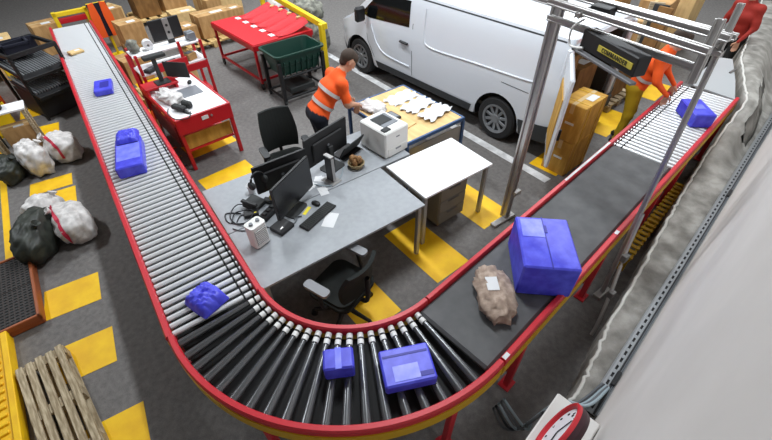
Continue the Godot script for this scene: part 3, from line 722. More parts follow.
func office_chair(called, label, at, turn, padm, h_back, arms):
	# faces local -z
	var t = thing(called, label, "chair", at, turn, "black swivel armchairs at the desks")
	var st: SurfaceTool
	for i in 5:
		var a := TAU * i / 5 + 0.3
		var d := Vector3(cos(a), 0, sin(a))
		st = S(); tube(st, Vector3(0, 0.11, 0), d * 0.3 + UP * 0.085, 0.028, 0.018, 8)
		var l = obj("base_leg", st, M.black, t)
		st = S(); tube(st, d * 0.3 + Vector3(-d.z, 0, d.x) * 0.02 + UP * 0.032, d * 0.3 - Vector3(-d.z, 0, d.x) * 0.02 + UP * 0.032, 0.031, -1, 14); obj("caster", st, M.black, l)
	st = S(); tube(st, Vector3(0, 0.1, 0), Vector3(0, 0.40, 0), 0.03, 0.025, 12); obj("gas_lift", st, M.charcoal, t)
	st = S(); box(st, Vector3(0, 0.39, 0), Vector3(0.26, 0.05, 0.3), 0.01); obj("mechanism", st, M.black, t)
	st = S(); extrude(st, rrect(0.49, 0.47, 0.1, 6), 0.04, Transform3D(Basis(Vector3.RIGHT, -PI / 2), Vector3(0, 0.415, 0))); extrude(st, rrect(0.45, 0.43, 0.1, 6), 0.025, Transform3D(Basis(Vector3.RIGHT, -PI / 2), Vector3(0, 0.455, 0))); obj("seat", st, M.chair_cloth, t)
	# curved backrest
	st = S()
	var nx := 10; var ny := 8
	for sd in [0, 1]:
		var g := []
		for j in ny + 1:
			var row := []
			var v := float(j) / ny
			for i in nx + 1:
				var u := -1.0 + 2.0 * i / nx
				var hw := 0.225 * (1.0 - 0.12 * pow(absf(v - 0.4), 2.0) * 4.0)
				row.append(Vector3(u * hw, 0.53 + v * h_back, 0.215 + v * 0.07 - 0.05 * u * u + 0.03 * sin(v * PI) * -1.0 + (0.035 if sd == 1 else 0.0)))
			g.append(row)
		for j in ny:
			for i in nx: poly(st, [g[j][i], g[j][i + 1], g[j + 1][i + 1], g[j + 1][i]], Vector3(0, 0.7, 5.0 if sd == 0 else -5.0))
		if sd == 0:
			for j in ny:
				for i in [0, nx]: poly(st, [g[j][i], g[j + 1][i], g[j + 1][i] + Vector3(0, 0, 0.035), g[j][i] + Vector3(0, 0, 0.035)], Vector3(0, 0.7, 0.2))
			for i in nx:
				for j in [0, ny]: poly(st, [g[j][i], g[j][i + 1], g[j][i + 1] + Vector3(0, 0, 0.035), g[j][i] + Vector3(0, 0, 0.035)], Vector3(0, 0.7, 0.2))
	obj("backrest", st, M.chair_cloth, t)
	st = S(); path(st, curve([Vector3(0, 0.39, 0.1), Vector3(0, 0.40, 0.26), Vector3(0, 0.52, 0.295), Vector3(0, 0.75, 0.30)]), 0.022, 8); obj("back_bracket", st, M.black, t)
	for s in [-1, 1]:
		st = S(); path(st, curve([Vector3(s * 0.18, 0.42, 0.02), Vector3(s * 0.27, 0.43, 0.02), Vector3(s * 0.28, 0.52, 0.0), Vector3(s * 0.27, arms - 0.02, -0.02)]), 0.018, 8); obj("arm_support", st, M.black, t)
		st = S(); extrude(st, rrect(0.085, 0.25, 0.03), 0.03, Transform3D(Basis(Vector3.RIGHT, -PI / 2), Vector3(s * 0.27, arms - 0.02, -0.03))); obj("arm_pad", st, padm, t)
	return t
func office_chairs():
	office_chair("office_chair", "black swivel armchair with pale grey arm pads under the grey desk edge", Vector3(0.64, 0, 0.14), 0.36, M.arm_grey, 0.36, 0.67)
	office_chair("office_chair", "black swivel armchair with tall mesh backrest behind the monitors", Vector3(1.12, 0, -1.93), PI - 0.12, M.arm_black, 0.5, 0.67)

func packing_table():
	var t = thing("packing_table", "blue steel framed table topped with a cardboard sheet beside the van", "table", Vector3(2.68, 0, -1.55), 0.04)
	var w := 0.95; var d := 1.2; var h := 0.78
	var st := S(); box(st, Vector3(0, h - 0.015, 0), Vector3(w - 0.02, 0.03, d - 0.02), 0.003); obj("tabletop", st, M.carton_pale, t)
	for sx in [-1, 1]:
		st = S(); box(st, Vector3(sx * w / 2, h - 0.02, 0), Vector3(0.03, 0.05, d + 0.03), 0.004); obj("frame_rail", st, M.blue_steel, t)
		for sz in [-1, 1]:
			st = S(); box(st, Vector3(sx * w / 2, h / 2 - 0.02, sz * d / 2), Vector3(0.04, h - 0.05, 0.04), 0.004); obj("leg", st, M.blue_steel, t)
	for sz in [-1, 1]:
		st = S(); box(st, Vector3(0, h - 0.02, sz * d / 2), Vector3(w, 0.05, 0.03), 0.004); obj("frame_rail", st, M.blue_steel, t)
	st = S(); box(st, Vector3(0, 0.36, d / 2 - 0.01), Vector3(w - 0.05, 0.62, 0.015)); obj("side_panel", st, M.alu, t)
	# white folded mailing bags spread on it
	var names := ["white rippled mailing bag on the cardboard tabletop close to the van", "white rippled mailing bag in the middle of the cardboard tabletop", "white rippled mailing bag at the table end facing the white table"]
	for i in 3:
		var b = thing("mailing_bag", names[i], "bag", Vector3(2.86 + 0.04 * i, h + 0.001 + i * 0.012, -1.86 + i * 0.30), 0.12 + 0.06 * i, "white bags on the packing table")
		var ms := S(); ms.set_smooth_group(0)
		var N := 16
		for sd in [0, 1]:
			var g := []
			for j in N + 1:
				var row := []
				for k in N + 1:
					var u := float(k) / N - 0.5; var v := float(j) / N - 0.5
					var y := 0.014 + 0.012 * sin(u * 17.0 + i * 2.0 + v * 3.0) * (0.4 + absf(v)) + 0.008 * sin(v * 21.0 + i)
					row.append(Vector3(u * 0.46 * (1.0 + 0.1 * sin(v * 14.0)), y - (0.008 if sd == 0 else 0.0), v * 0.245 * (1.0 + 0.08 * sin(u * 19.0 + i))))
				g.append(row)
			for j in N:
				for k in N:
					var q := [g[j][k], g[j][k + 1], g[j + 1][k + 1], g[j + 1][k]]
					var nn: Vector3 = (q[0] - q[2]).cross(q[0] - q[1])
					if (nn.y < 0) == (sd == 1): q.reverse()
					for e in [0, 1, 2, 0, 2, 3]: ms.add_vertex(q[e])
		ms.generate_normals()
		obj("sheet", ms, M.paper, b)
	var fm = thing("film_heap", "crumpled clear film heap in front of the bending worker", "film", Vector3(2.38, h + 0.002, -1.86), 0.2)
	obj("heap", blob(Vector3(0, 0.025, 0), Vector3(0.14, 0.05, 0.2), 73, 0.22, 2.4, 0.0, 28, 12), M.bag_white, fm)
	var bx = thing("folded_carton", "flat pale cardboard piece under the film beside the printer", "cardboard", Vector3(2.42, h + 0.001, -1.35), 0.2)
	st = S(); box(st, Vector3(0, 0.006, 0), Vector3(0.3, 0.012, 0.34)); obj("sheet", st, M.carton_pale, bx)
	var sc = thing("parcel_scale", "dark flat parcel scale on the packing table next to the printer", "scale", Vector3(2.40, h + 0.014, -1.5), 0.1)
	st = S(); box(st, Vector3(0, 0.015, 0), Vector3(0.22, 0.03, 0.2), 0.006); obj("body", st, M.charcoal, sc)
	st = S(); box(st, Vector3(0, 0.033, 0), Vector3(0.18, 0.008, 0.15), 0.003); obj("plate", st, M.grey_plastic, sc)

# ------------------------------------------------------------------ red packing station and sorting table
func red_station():
	var t = thing("packing_station", "red steel packing station with white worktop and label holder", "workstation", Vector3(0.47, 0, -3.82), 0.10)
	var w := 0.76; var d := 1.32; var h := 0.78
	var st := S(); box(st, Vector3(0, h - 0.015, 0), Vector3(w - 0.04, 0.03, d - 0.04), 0.003); obj("worktop", st, M.table_white, t)
	for sx in [-1, 1]:
		st = S(); box(st, Vector3(sx * (w / 2 - 0.01), h - 0.03, 0), Vector3(0.03, 0.08, d), 0.005); obj("edge_rail", st, M.red_cart, t)
		for sz in [-1, 1]:
			st = S(); box(st, Vector3(sx * (w / 2 - 0.025), h / 2 - 0.03, sz * (d / 2 - 0.03)), Vector3(0.05, h - 0.06, 0.05), 0.004); obj("leg", st, M.red_cart, t)
	st = S(); box(st, Vector3(0, h - 0.1, d / 2), Vector3(w, 0.22, 0.03), 0.006); obj("front_panel", st, M.red_cart, t)
	st = S(); box(st, Vector3(0, h - 0.06, -d / 2), Vector3(w, 0.14, 0.03), 0.006); obj("back_panel", st, M.red_cart, t)
	st = S(); box(st, Vector3(0.0, h - 0.07, d / 2 + 0.018), Vector3(0.09, 0.05, 0.008)); obj("label_holder", st, M.paper, t)
	st = S(); tube(st, Vector3(0.09, h - 0.07, d / 2 + 0.012), Vector3(0.09, h - 0.07, d / 2 + 0.03), 0.014, -1, 12); obj("lock", st, M.alu, t)
	st = S(); box(st, Vector3(0, 0.40, d / 2 - 0.08), Vector3(w - 0.1, 0.2, 0.02)); obj("drawer", st, M.carton_yellow, t)
	st = S(); box(st, Vector3(0, 0.28, 0), Vector3(w - 0.08, 0.02, d - 0.1)); obj("lower_shelf", st, M.red_cart, t)
	st = S(); box(st, Vector3(-w / 2 + 0.0, 0.5, 0.1), Vector3(0.02, 0.3, d - 0.4)); obj("side_panel", st, M.dark_red, t)
	# raised red bridge with the screen column
	st = S(); box(st, Vector3(-0.16, h + 0.08, -0.42), Vector3(0.46, 0.03, 0.26), 0.004); for sx in [-0.36, 0.04]: box(st, Vector3(sx, h + 0.035, -0.42), Vector3(0.03, 0.07, 0.24))
	obj("bridge", st, M.red_cart, t)
	# far shelf frame of the station
	for sx in [-1, 1]:
		st = S(); box(st, Vector3(sx * (w / 2 - 0.02), 0.62, -d / 2 - 0.05), Vector3(0.04, 1.24, 0.04), 0.003); obj("upright", st, M.red_cart, t)
	st = S(); box(st, Vector3(0.18, 0.96, -d / 2 - 0.04), Vector3(0.46, 0.12, 0.03), 0.004); obj("shelf_front", st, M.red_cart, t)
	# second unit behind
	var u = thing("supply_shelf", "red framed shelf unit with white shelves full of supplies behind the packing station", "shelf", Vector3(0.62, 0, -5.0), 0.10)
	for y in [0.82, 1.08]:
		st = S(); box(st, Vector3(0, y, 0), Vector3(1.02, 0.025, 0.46 if y < 1.0 else 0.34), 0.003); obj("shelf_board", st, M.table_white, u)
	for sx in [-1, 1]:
		for sz in [-1, 1]: st = S(); box(st, Vector3(sx * 0.49, 0.56, sz * 0.21), Vector3(0.04, 1.12, 0.04), 0.003); obj("post", st, M.red_cart, u)
	st = S(); box(st, Vector3(0, 0.3, 0), Vector3(0.98, 0.02, 0.44)); obj("shelf_board", st, M.red_cart, u)
	st = S(); box(st, Vector3(0.2, 0.75, 0.23), Vector3(0.56, 0.11, 0.02), 0.004); obj("shelf_front", st, M.red_cart, u)
	# screen on a dark column
	var mc = thing("label_printer_column", "dark column with a thin screen seen edge on standing on the red bridge", "screen", Vector3(0.32, 0.876, -4.2), 0.1)
	st = S(); box(st, Vector3(0, 0.008, 0), Vector3(0.2, 0.016, 0.18), 0.003); obj("foot", st, M.charcoal, mc)
	st = S(); box(st, Vector3(0, 0.17, -0.02), Vector3(0.055, 0.34, 0.05), 0.008); obj("column", st, M.charcoal, mc)
	st = S(); box(st, Vector3(0.02, 0.36, -0.02), Vector3(0.3, 0.05, 0.1), 0.01); obj("arm", st, M.charcoal, mc)
	st = S(); box(st, Vector3(0.17, 0.12, 0.16), Vector3(0.02, 0.22, 0.36), 0.005, Transform3D(Basis(UP, 0.7), Vector3.ZERO)); obj("screen", st, M.charcoal, mc)
	# big monitor with a silver stripe
	var bm = thing("monitor", "large black monitor with a silver stripe down its back behind the packing station", "monitor", Vector3(0.74, 1.094, -5.06), 0.12)
	st = S(); box(st, Vector3(0, 0.21, 0), Vector3(0.46, 0.3, 0.035), 0.006); obj("casing", st, M.black, bm)
	st = S(); box(st, Vector3(0.02, 0.21, 0.021), Vector3(0.09, 0.3, 0.01), 0.002); obj("stripe", st, M.alu, bm)
	for y in [0.16, 0.26]: st = S(); tube(st, Vector3(0.02, y, 0.024), Vector3(0.02, y, 0.03), 0.02, -1, 14); obj("mount_hole", st, M.black, bm)
	st = S(); box(st, Vector3(0.02, 0.03, 0), Vector3(0.1, 0.06, 0.04)); obj("stand", st, M.charcoal, bm)
	# small supplies on the unit
	var small := [["white label reel on the supply shelf", "reel", Vector3(0.40, 1.094, -4.98), Vector3(0.14, 0.1, 0.12), M.paper], ["grey dispenser on the supply shelf beside the label reel", "dispenser", Vector3(1.04, 1.094, -5.0), Vector3(0.12, 0.12, 0.16), M.grey_plastic], ["black scanner cradle on the lower white shelf", "cradle", Vector3(0.62, 0.834, -4.86), Vector3(0.18, 0.07, 0.12), M.black], ["small carton on the lower white shelf", "box", Vector3(0.92, 0.834, -4.93), Vector3(0.16, 0.1, 0.16), M.carton], ["dark tray of pens on the lower white shelf", "tray", Vector3(0.32, 0.834, -4.83), Vector3(0.26, 0.05, 0.12), M.charcoal], ["crumpled grey film bundle on the supply shelf", "film", Vector3(0.20, 1.094, -4.98), Vector3(0.16, 0.2, 0.16), M.bag_grey]]
	for i in small.size():
		var s = small[i]
		var o = thing(s[1], s[0], s[1], s[2], 0.15 * i, "supplies on the red shelf unit")
		var q: Vector3 = s[3]
		if s[1] == "reel":
			st = S(); lathe(st, [Vector2(0.02, -0.05), Vector2(0.07, -0.05), Vector2(0.07, 0.05), Vector2(0.02, 0.05), Vector2(0.02, -0.05)], 20, Transform3D(Basis(Vector3.RIGHT, PI / 2), Vector3(0, 0.071, 0))); obj("roll", st, s[4], o)
		elif s[1] == "film": obj("bundle", blob(Vector3(0, 0.08, 0), q * 0.5, 81, 0.25, 2.5, 0.0, 18, 10), s[4], o)
		else:
			st = S(); box(st, Vector3(0, q.y / 2, 0), q, 0.008); obj("body", st, s[4], o)
			st = S(); box(st, Vector3(0, q.y + 0.004, 0), Vector3(q.x * 0.7, 0.01, q.z * 0.5), 0.002); obj("lid", st, M.grey_plastic, o)
	# on the white worktop
	var wm = thing("desk_mat", "grey patterned mat on the white worktop of the packing station", "mat", Vector3(0.58, h + 0.001, -3.88), 0.1)
	st = S(); box(st, Vector3(0, 0.003, 0), Vector3(0.28, 0.006, 0.3)); obj("sheet", st, M.grey_plastic, wm)
	var hg = thing("handheld_scanner", "black handheld scanners heaped with cables at the worktop corner", "scanner", Vector3(0.30, h + 0.002, -3.38), 0.5)
	st = S(); box(st, Vector3(0, 0.05, 0), Vector3(0.09, 0.06, 0.2), 0.015); box(st, Vector3(0, 0.04, 0.13), Vector3(0.05, 0.045, 0.14), 0.012, Transform3D(Basis(Vector3.RIGHT, 0.3), Vector3.ZERO)); obj("body", st, M.black, hg)
	st = S(); box(st, Vector3(0.12, 0.045, 0.02), Vector3(0.08, 0.09, 0.16), 0.02); obj("cradle", st, M.charcoal, hg)
	st = S(); path(st, curve([Vector3(0, 0.03, 0.2), Vector3(-0.1, 0.01, 0.26), Vector3(-0.2, 0.01, 0.15), Vector3(-0.15, 0.01, -0.05), Vector3(-0.05, 0.02, -0.15)]), 0.007); obj("cord", st, M.cable, hg)
	var pc = thing("film_heap", "heap of clear plastic film on the white worktop", "film", Vector3(0.28, h + 0.002, -3.78), 0.3)
	obj("heap", blob(Vector3(0, 0.05, 0), Vector3(0.13, 0.07, 0.24), 83, 0.3, 2.6, 0.0, 26, 12), M.bag_white, pc)
	var mo = thing("computer_mouse", "black mouse lying on the white packing worktop", "mouse", Vector3(0.66, h + 0.002, -4.16), -0.4)
	obj("shell", blob(Vector3(0, 0.012, 0), Vector3(0.03, 0.024, 0.055), 84, 0.02, 1.0, 0.0, 16, 9), M.black, mo)
	st = S(); box(st, Vector3(0, 0.034, -0.03), Vector3(0.006, 0.006, 0.016)); obj("wheel", st, M.grey_plastic, mo)
	# rags and cables hanging on the conveyor side of the station
	for i in 3:
		var hgc := ["black cable bundle hanging at the side of the red station", "brown strap hanging at the side of the red station", "orange strap hanging at the side of the red station"]
		st = S(); path(st, curve([Vector3(0.0, 0.7, -3.2 - i * 0.3), Vector3(-0.02, 0.4, -3.15 - i * 0.3), Vector3(0.02, 0.12, -3.2 - i * 0.28), Vector3(0.1, 0.03, -3.3 - i * 0.28)]), 0.014, 7)
		tag(obj("hanging_strap", st, [M.cable, M.carton_dark, M.orange][i]), hgc[i], "strap")

func caster(parent, p: Vector3, r = 0.05):
	var st := S(); tube(st, p + Vector3(-0.016, r, 0), p + Vector3(0.016, r, 0), r, -1, 14); box(st, p + Vector3(0, r * 2, 0), Vector3(0.05, 0.04, 0.05), 0.004); obj("caster", st, M.charcoal, parent)
func red_sorting_table():
	var t = thing("sorting_table", "red steel sorting table on casters with red cloth chutes and white labels", "table", Vector3(2.48, 0, -5.78), 0.10)
	var w := 1.24; var d := 1.72; var h := 0.82
	var st := S(); box(st, Vector3(0, h - 0.06, 0), Vector3(w, 0.1, d), 0.008); obj("tray", st, M.red_cart, t)
	st = S(); box(st, Vector3(-w * 0.28, h - 0.005, 0), Vector3(w * 0.42, 0.02, d - 0.02), 0.004); obj("sorting_deck", st, M.red_cloth, t)
	# cloth chutes: ridges running towards the back edge
	for i in 5:
		st = S()
		var z0 := -d / 2 + 0.06 + i * (d - 0.1) / 5.0
		var z1 := z0 + (d - 0.1) / 5.0 - 0.02
		var n := 8
		for k in n:
			for q in n:
				var f := func(a, b) -> Vector3:
					var u: float = float(a) / n; var v: float = float(b) / n
					return Vector3(lerpf(-0.06 * w, 0.47 * w, u), h + 0.01 + 0.10 * u + 0.06 * sin(v * PI) * u - 0.05 * sin(u * PI) * (1.0 - sin(v * PI)), lerpf(z0, z1, v))
				poly(st, [f.call(k, q), f.call(k + 1, q), f.call(k + 1, q + 1), f.call(k, q + 1)], Vector3(0, -5, 0))
		obj("cloth_chute", st, M.red_cloth, t)
		st = S(); box(st, Vector3(-0.105 * w, h + 0.012, (z0 + z1) / 2), Vector3(0.09, 0.012, 0.13), 0.002); obj("slot_label", st, M.paper, t)
		if i < 4: st = S(); box(st, Vector3(0.46 * w, h + 0.13, z1 + 0.01), Vector3(0.09, 0.035, 0.05), 0.006); obj("cloth_clip", st, M.carton_pale, t)
	for sx in [-1, 1]:
		for sz in [-1, 1]:
			st = S(); box(st, Vector3(sx * (w / 2 - 0.04), 0.42, sz * (d / 2 - 0.05)), Vector3(0.045, 0.66, 0.045), 0.004)
			var l = obj("leg", st, M.red_cart, t)
			caster(l, Vector3(sx * (w / 2 - 0.04), 0, sz * (d / 2 - 0.05)))
		st = S(); box(st, Vector3(sx * (w / 2 - 0.04), 0.17, 0), Vector3(0.04, 0.04, d - 0.14), 0.004); obj("lower_rail", st, M.red_cart, t)
	for sz in [-1, 1]: st = S(); box(st, Vector3(0, 0.17, sz * (d / 2 - 0.05)), Vector3(w - 0.12, 0.04, 0.04), 0.004); obj("lower_rail", st, M.red_cart, t)
	# yellow guard rail at its back
	var g = thing("guard_rail", "yellow steel guard rail on posts behind the red sorting table", "barrier", Vector3(3.12, 0, -4.5))
	for p in [Vector3(0.0, 0, 0.0), Vector3(0.1, 0, -2.9)]:
		st = S(); box(st, p + UP * 0.53, Vector3(0.09, 1.02, 0.09), 0.008); box(st, p + UP * 0.01, Vector3(0.2, 0.02, 0.2)); obj("post", st, M.yellow_bright, g)
	st = S(); box(st, Vector3(0.05, 1.0, -1.55), Vector3(0.09, 0.1, 3.2), 0.008, Transform3D(Basis(UP, -0.03), Vector3.ZERO)); obj("top_rail", st, M.yellow_bright, g)

func green_bin():
	var f = thing("bin_trolley", "black tube trolley frame standing on the floor carrying a green tub", "trolley", Vector3(2.46, 0, -4.42), 0.06)
	var st := S()
	for sx in [-1, 1]:
		for sz in [-1, 1]:
			st = S(); box(st, Vector3(sx * 0.42, 0.4, sz * 0.28), Vector3(0.06, 0.66, 0.06), 0.006); obj("post", st, M.black, f)
			caster(f, Vector3(sx * 0.42, 0, sz * 0.28), 0.035)
		st = S(); tube(st, Vector3(sx * 0.42, 0.1, -0.28), Vector3(sx * 0.42, 0.1, 0.28), 0.022); obj("lower_rail", st, M.black, f)
	for sz in [-1, 1]:
		for y in [0.1, 0.46]: st = S(); tube(st, Vector3(-0.42, y, sz * 0.28), Vector3(0.42, y, sz * 0.28), 0.022); obj("lower_rail", st, M.black, f)
	st = S(); box(st, Vector3(0, 0.16, 0), Vector3(0.5, 0.1, 0.4), 0.01); obj("ballast_box", st, M.charcoal, f)
	var t = thing("green_tub", "dark green plastic tub with ribbed sides resting in the black trolley", "tub", Vector3(2.46, 0.485, -4.42), 0.06)
	var rings := [[0.0, 0.74, 0.48], [0.16, 0.80, 0.54], [0.17, 0.83, 0.57], [0.32, 0.88, 0.62], [0.325, 0.95, 0.68], [0.355, 0.95, 0.68], [0.355, 0.88, 0.61], [0.05, 0.72, 0.46]]
	st = S()
	for i in rings.size() - 1:
		var a := rrect(rings[i][1], rings[i][2], 0.09, 5); var b := rrect(rings[i + 1][1], rings[i + 1][2], 0.09, 5)
		for k in a.size():
			var k2 := (k + 1) % a.size()
			var cen := Vector3(0, rings[i][0], 0) if i < 6 else Vector3((a[k].x) * 3, 0.2, a[k].y * 3)
			poly(st, [Vector3(a[k].x, rings[i][0], a[k].y), Vector3(a[k2].x, rings[i][0], a[k2].y), Vector3(b[k2].x, rings[i + 1][0], b[k2].y), Vector3(b[k].x, rings[i + 1][0], b[k].y)], cen)
	extrude(st, rrect(0.73, 0.47, 0.09, 5), 0.02, Transform3D(Basis(Vector3.RIGHT, -PI / 2), Vector3(0, 0.03, 0)))
	obj("shell", st, M.green_tub, t)
	for i in 7:
		for sz in [-1, 1]: st = S(); box(st, Vector3(-0.33 + i * 0.11, 0.16, sz * 0.285), Vector3(0.014, 0.28, 0.03), 0.003, Transform3D(Basis(Vector3.RIGHT, sz * 0.2), Vector3(0, 0, -sz * 0.03))); obj("rib", st, M.green_tub, t)
	st = S(); box(st, Vector3(0.1, 0.1, 0.02), Vector3(0.42, 0.1, 0.3), 0.02, Transform3D(Basis(UP, 0.1), Vector3.ZERO)); obj("inner_divider", st, M.green_tub, t)

# ------------------------------------------------------------------ van
func van_inset(zf: float, y: float) -> float:
	var ys := [0.2, 0.3, 0.42, 0.95, 1.05, 1.5, 1.64]; var xs := [0.05, 0.02, 0.0, 0.0, 0.012, 0.075, 0.13]
	var v := 0.13
	for i in ys.size() - 1:
		if y <= ys[i + 1]: v = lerpf(xs[i], xs[i + 1], clampf((y - ys[i]) / (ys[i + 1] - ys[i]), 0, 1)); break
	if zf > 3.3: v += pow((zf - 3.3) / 0.8, 2.2) * 0.30
	if zf < -0.7: v += pow((-0.7 - zf) / 0.15, 2.0) * 0.03
	return v
func van_panel(outline: PackedVector2Array, off: float, xs: Array, ys: Array, side: float, W: float) -> SurfaceTool:
	# outline in (forward, height); projected on the bodyside of that side
	var st := S(); st.set_smooth_group(0)
	for i in xs.size() - 1:
		for j in ys.size() - 1:
			var cell := PackedVector2Array([Vector2(xs[i], ys[j]), Vector2(xs[i + 1], ys[j]), Vector2(xs[i + 1], ys[j + 1]), Vector2(xs[i], ys[j + 1])])
			for pg in Geometry2D.intersect_polygons(outline, cell):
				var id := Geometry2D.triangulate_polygon(pg)
				for k in range(0, id.size(), 3):
					var q := []
					for e in 3:
						var p: Vector2 = pg[id[k + e]]
						var x := van_inset(p.x, p.y) - off
						q.append(Vector3(x if side < 0 else W - x, p.y, -p.x))
					var n: Vector3 = (q[0] - q[2]).cross(q[0] - q[1])
					if n.x * side < 0: q = [q[0], q[2], q[1]]
					for v in q: st.add_vertex(v)
	st.generate_normals()
	return st
func arc2(cx, cy, r, a0, a1, n) -> Array:
	var o := []
	for i in n + 1: var a := lerpf(a0, a1, float(i) / n); o.append(Vector2(cx + cos(a) * r, cy + sin(a) * r))
	return o
func side_tube(st, pts: Array, r: float, off: float):
	var q := []
	for p in pts: q.append(Vector3(van_inset(p.x, p.y) - off, p.y, -p.x))
	path(st, q, r, 6)
func side_strip(st, pts: Array, w: float):
	for i in pts.size() - 1:
		var a: Vector2 = pts[i]; var b: Vector2 = pts[i + 1]
		var n := (b - a).orthogonal().normalized() * w / 2
		var q := []
		for p in [a + n, b + n, b - n, a - n]: q.append(Vector3(van_inset(p.x, p.y) - 0.0025, p.y, -p.x))
		poly(st, q, q[0] + Vector3(5, 0, 0))
func van():
	var W := 1.78; var FW := 3.22
	var v = thing("van", "white panel van with dark sill trim parked beyond the white floor line", "van", Vector3(4.10, 0, -1.2), 0.085)
	var o := [Vector2(-0.85, 0.5), Vector2(-0.84, 0.3), Vector2(-0.42, 0.27)]
	o.append_array(arc2(0, 0.33, 0.395, PI + 0.12, -0.12, 18)); o.append_array([Vector2(0.45, 0.26), Vector2(FW - 0.45, 0.26)])
	o.append_array(arc2(FW, 0.33, 0.395, PI + 0.12, -0.12, 18)); o.append_array([Vector2(FW + 0.5, 0.26), Vector2(4.02, 0.3), Vector2(4.1, 0.45), Vector2(4.08, 0.66), Vector2(3.98, 0.80), Vector2(3.5, 0.97), Vector2(2.75, 1.57), Vector2(2.6, 1.64), Vector2(-0.78, 1.64), Vector2(-0.83, 1.55)])
	var outl := PackedVector2Array(o)
	var xs := [-0.9, -0.8, -0.7, 0.0, 1.0, 2.0, 2.6, 3.0, 3.3, 3.5, 3.65, 3.8, 3.9, 4.0, 4.15]; var ys := [0.2, 0.3, 0.42, 0.7, 0.95, 1.05, 1.2, 1.35, 1.5, 1.57, 1.66]
	var st := van_panel(outl, 0.0, xs, ys, -1.0, W); obj("body_side", st, M.van_white, v)
	st = van_panel(outl, 0.0, xs, ys, 1.0, W); obj("body_side", st, M.van_white, v)
	# top skin: bonnet, windscreen, roof
	var topl := [Vector2(4.1, 0.45), Vector2(4.08, 0.66), Vector2(3.98, 0.80), Vector2(3.5, 0.97), Vector2(2.75, 1.57), Vector2(2.6, 1.64), Vector2(1.0, 1.64), Vector2(-0.7, 1.64), Vector2(-0.83, 1.55)]
	for part in [["bonnet", 0, 3, M.van_white], ["windscreen", 3, 4, M.glass_dark], ["roof", 4, 8, M.van_white]]:
		st = S(); st.set_smooth_group(0)
		for i in range(part[1], part[2]):
			for k in 12:
				var f := func(e, kk) -> Vector3:
					var p: Vector2 = topl[e]; var u: float = kk / 12.0
					var ins := van_inset(p.x, p.y)
					var bul := (1.0 - pow(absf(2 * u - 1), 3.0)) * (0.075 if e > 3 else 0.05)
					return Vector3(lerpf(ins, W - ins, u), p.y + bul, -p.x - (bul if e < 4 else 0.0))
				poly(st, [f.call(i, k), f.call(i + 1, k), f.call(i + 1, k + 1), f.call(i, k + 1)], Vector3(W / 2, 0.3, -1.5))
		st.generate_normals()
		obj(part[0], st, part[3], v)
	st = S(); box(st, Vector3(W / 2, 0.40, -4.0), Vector3(W - 0.75, 0.3, 0.16), 0.05); obj("front_bumper", st, M.van_trim, v)
	for s in [0, 1]:
		st = van_panel(PackedVector2Array([Vector2(3.7, 0.74), Vector2(3.98, 0.70), Vector2(4.06, 0.58), Vector2(3.9, 0.58), Vector2(3.72, 0.66)]), 0.006, xs, ys, -1.0 if s == 0 else 1.0, W); obj("headlight", st, M.lamp_glass, v)
		st = van_panel(PackedVector2Array([Vector2(3.88, 0.68), Vector2(3.98, 0.66), Vector2(4.0, 0.60), Vector2(3.92, 0.60)]), 0.011, xs, ys, -1.0 if s == 0 else 1.0, W); obj("headlight_lens", st, M.black_gloss, v)
		st = van_panel(PackedVector2Array([Vector2(3.62, 0.26), Vector2(4.02, 0.3), Vector2(4.1, 0.42), Vector2(3.75, 0.40)]), 0.008, xs, ys, -1.0 if s == 0 else 1.0, W); obj("bumper_corner", st, M.van_trim, v)
		st = van_panel(PackedVector2Array([Vector2(0.50, 0.27), Vector2(2.70, 0.27), Vector2(2.74, 0.40), Vector2(0.45, 0.40)]), 0.012, xs, ys, -1.0 if s == 0 else 1.0, W); obj("sill_trim", st, M.van_trim, v)
		st = van_panel(PackedVector2Array([Vector2(-0.84, 0.29), Vector2(-0.43, 0.27), Vector2(-0.38, 0.50), Vector2(-0.86, 0.56)]), 0.012, xs, ys, -1.0 if s == 0 else 1.0, W); obj("rear_bumper_corner", st, M.van_trim, v)
		st = van_panel(PackedVector2Array([Vector2(1.90, 1.17), Vector2(2.9, 1.10), Vector2(3.12, 1.14), Vector2(2.68, 1.52), Vector2(1.92, 1.54)]), 0.005, xs, ys, -1.0 if s == 0 else 1.0, W); obj("side_window", st, M.glass_dark, v)
		for wz in [0.0, FW]:
			var cx := 0.10 if s == 0 else W - 0.10
			var sg := -1.0 if s == 0 else 1.0
			var T := Transform3D(Basis(Vector3.BACK, -sg * PI / 2), Vector3(cx, 0.33, -wz))
			st = S(); lathe(st, [Vector2(0.21, -0.1), Vector2(0.30, -0.1), Vector2(0.325, -0.08), Vector2(0.33, 0.0), Vector2(0.325, 0.06), Vector2(0.30, 0.085), Vector2(0.225, 0.09), Vector2(0.215, 0.07)], 32, T)
			var ty = obj("wheel", st, M.tyre, v)
			st = S(); lathe(st, [Vector2(0.22, 0.085), Vector2(0.195, 0.08), Vector2(0.19, 0.05), Vector2(0, 0.05)], 28, T); obj("rim_dish", st, M.van_trim, ty)
			st = S()
			for k in 10:
				var a := TAU * k / 10
				box(st, Vector3(0.125, 0.068, 0), Vector3(0.15, 0.02, 0.042), 0.004, T * Transform3D(Basis(UP, a), Vector3.ZERO))
			lathe(st, [Vector2(0.222, 0.075), Vector2(0.222, 0.092), Vector2(0.19, 0.09), Vector2(0.185, 0.06)], 28, T)
			lathe(st, [Vector2(0.07, 0.06), Vector2(0.06, 0.085), Vector2(0, 0.09)], 18, T)
			obj("hub_cap", st, M.rim, ty)
			# dark wheel-arch liner
			st = S()
			var ar := arc2(0, 0, 0.41, PI + 0.2, -0.2, 16)
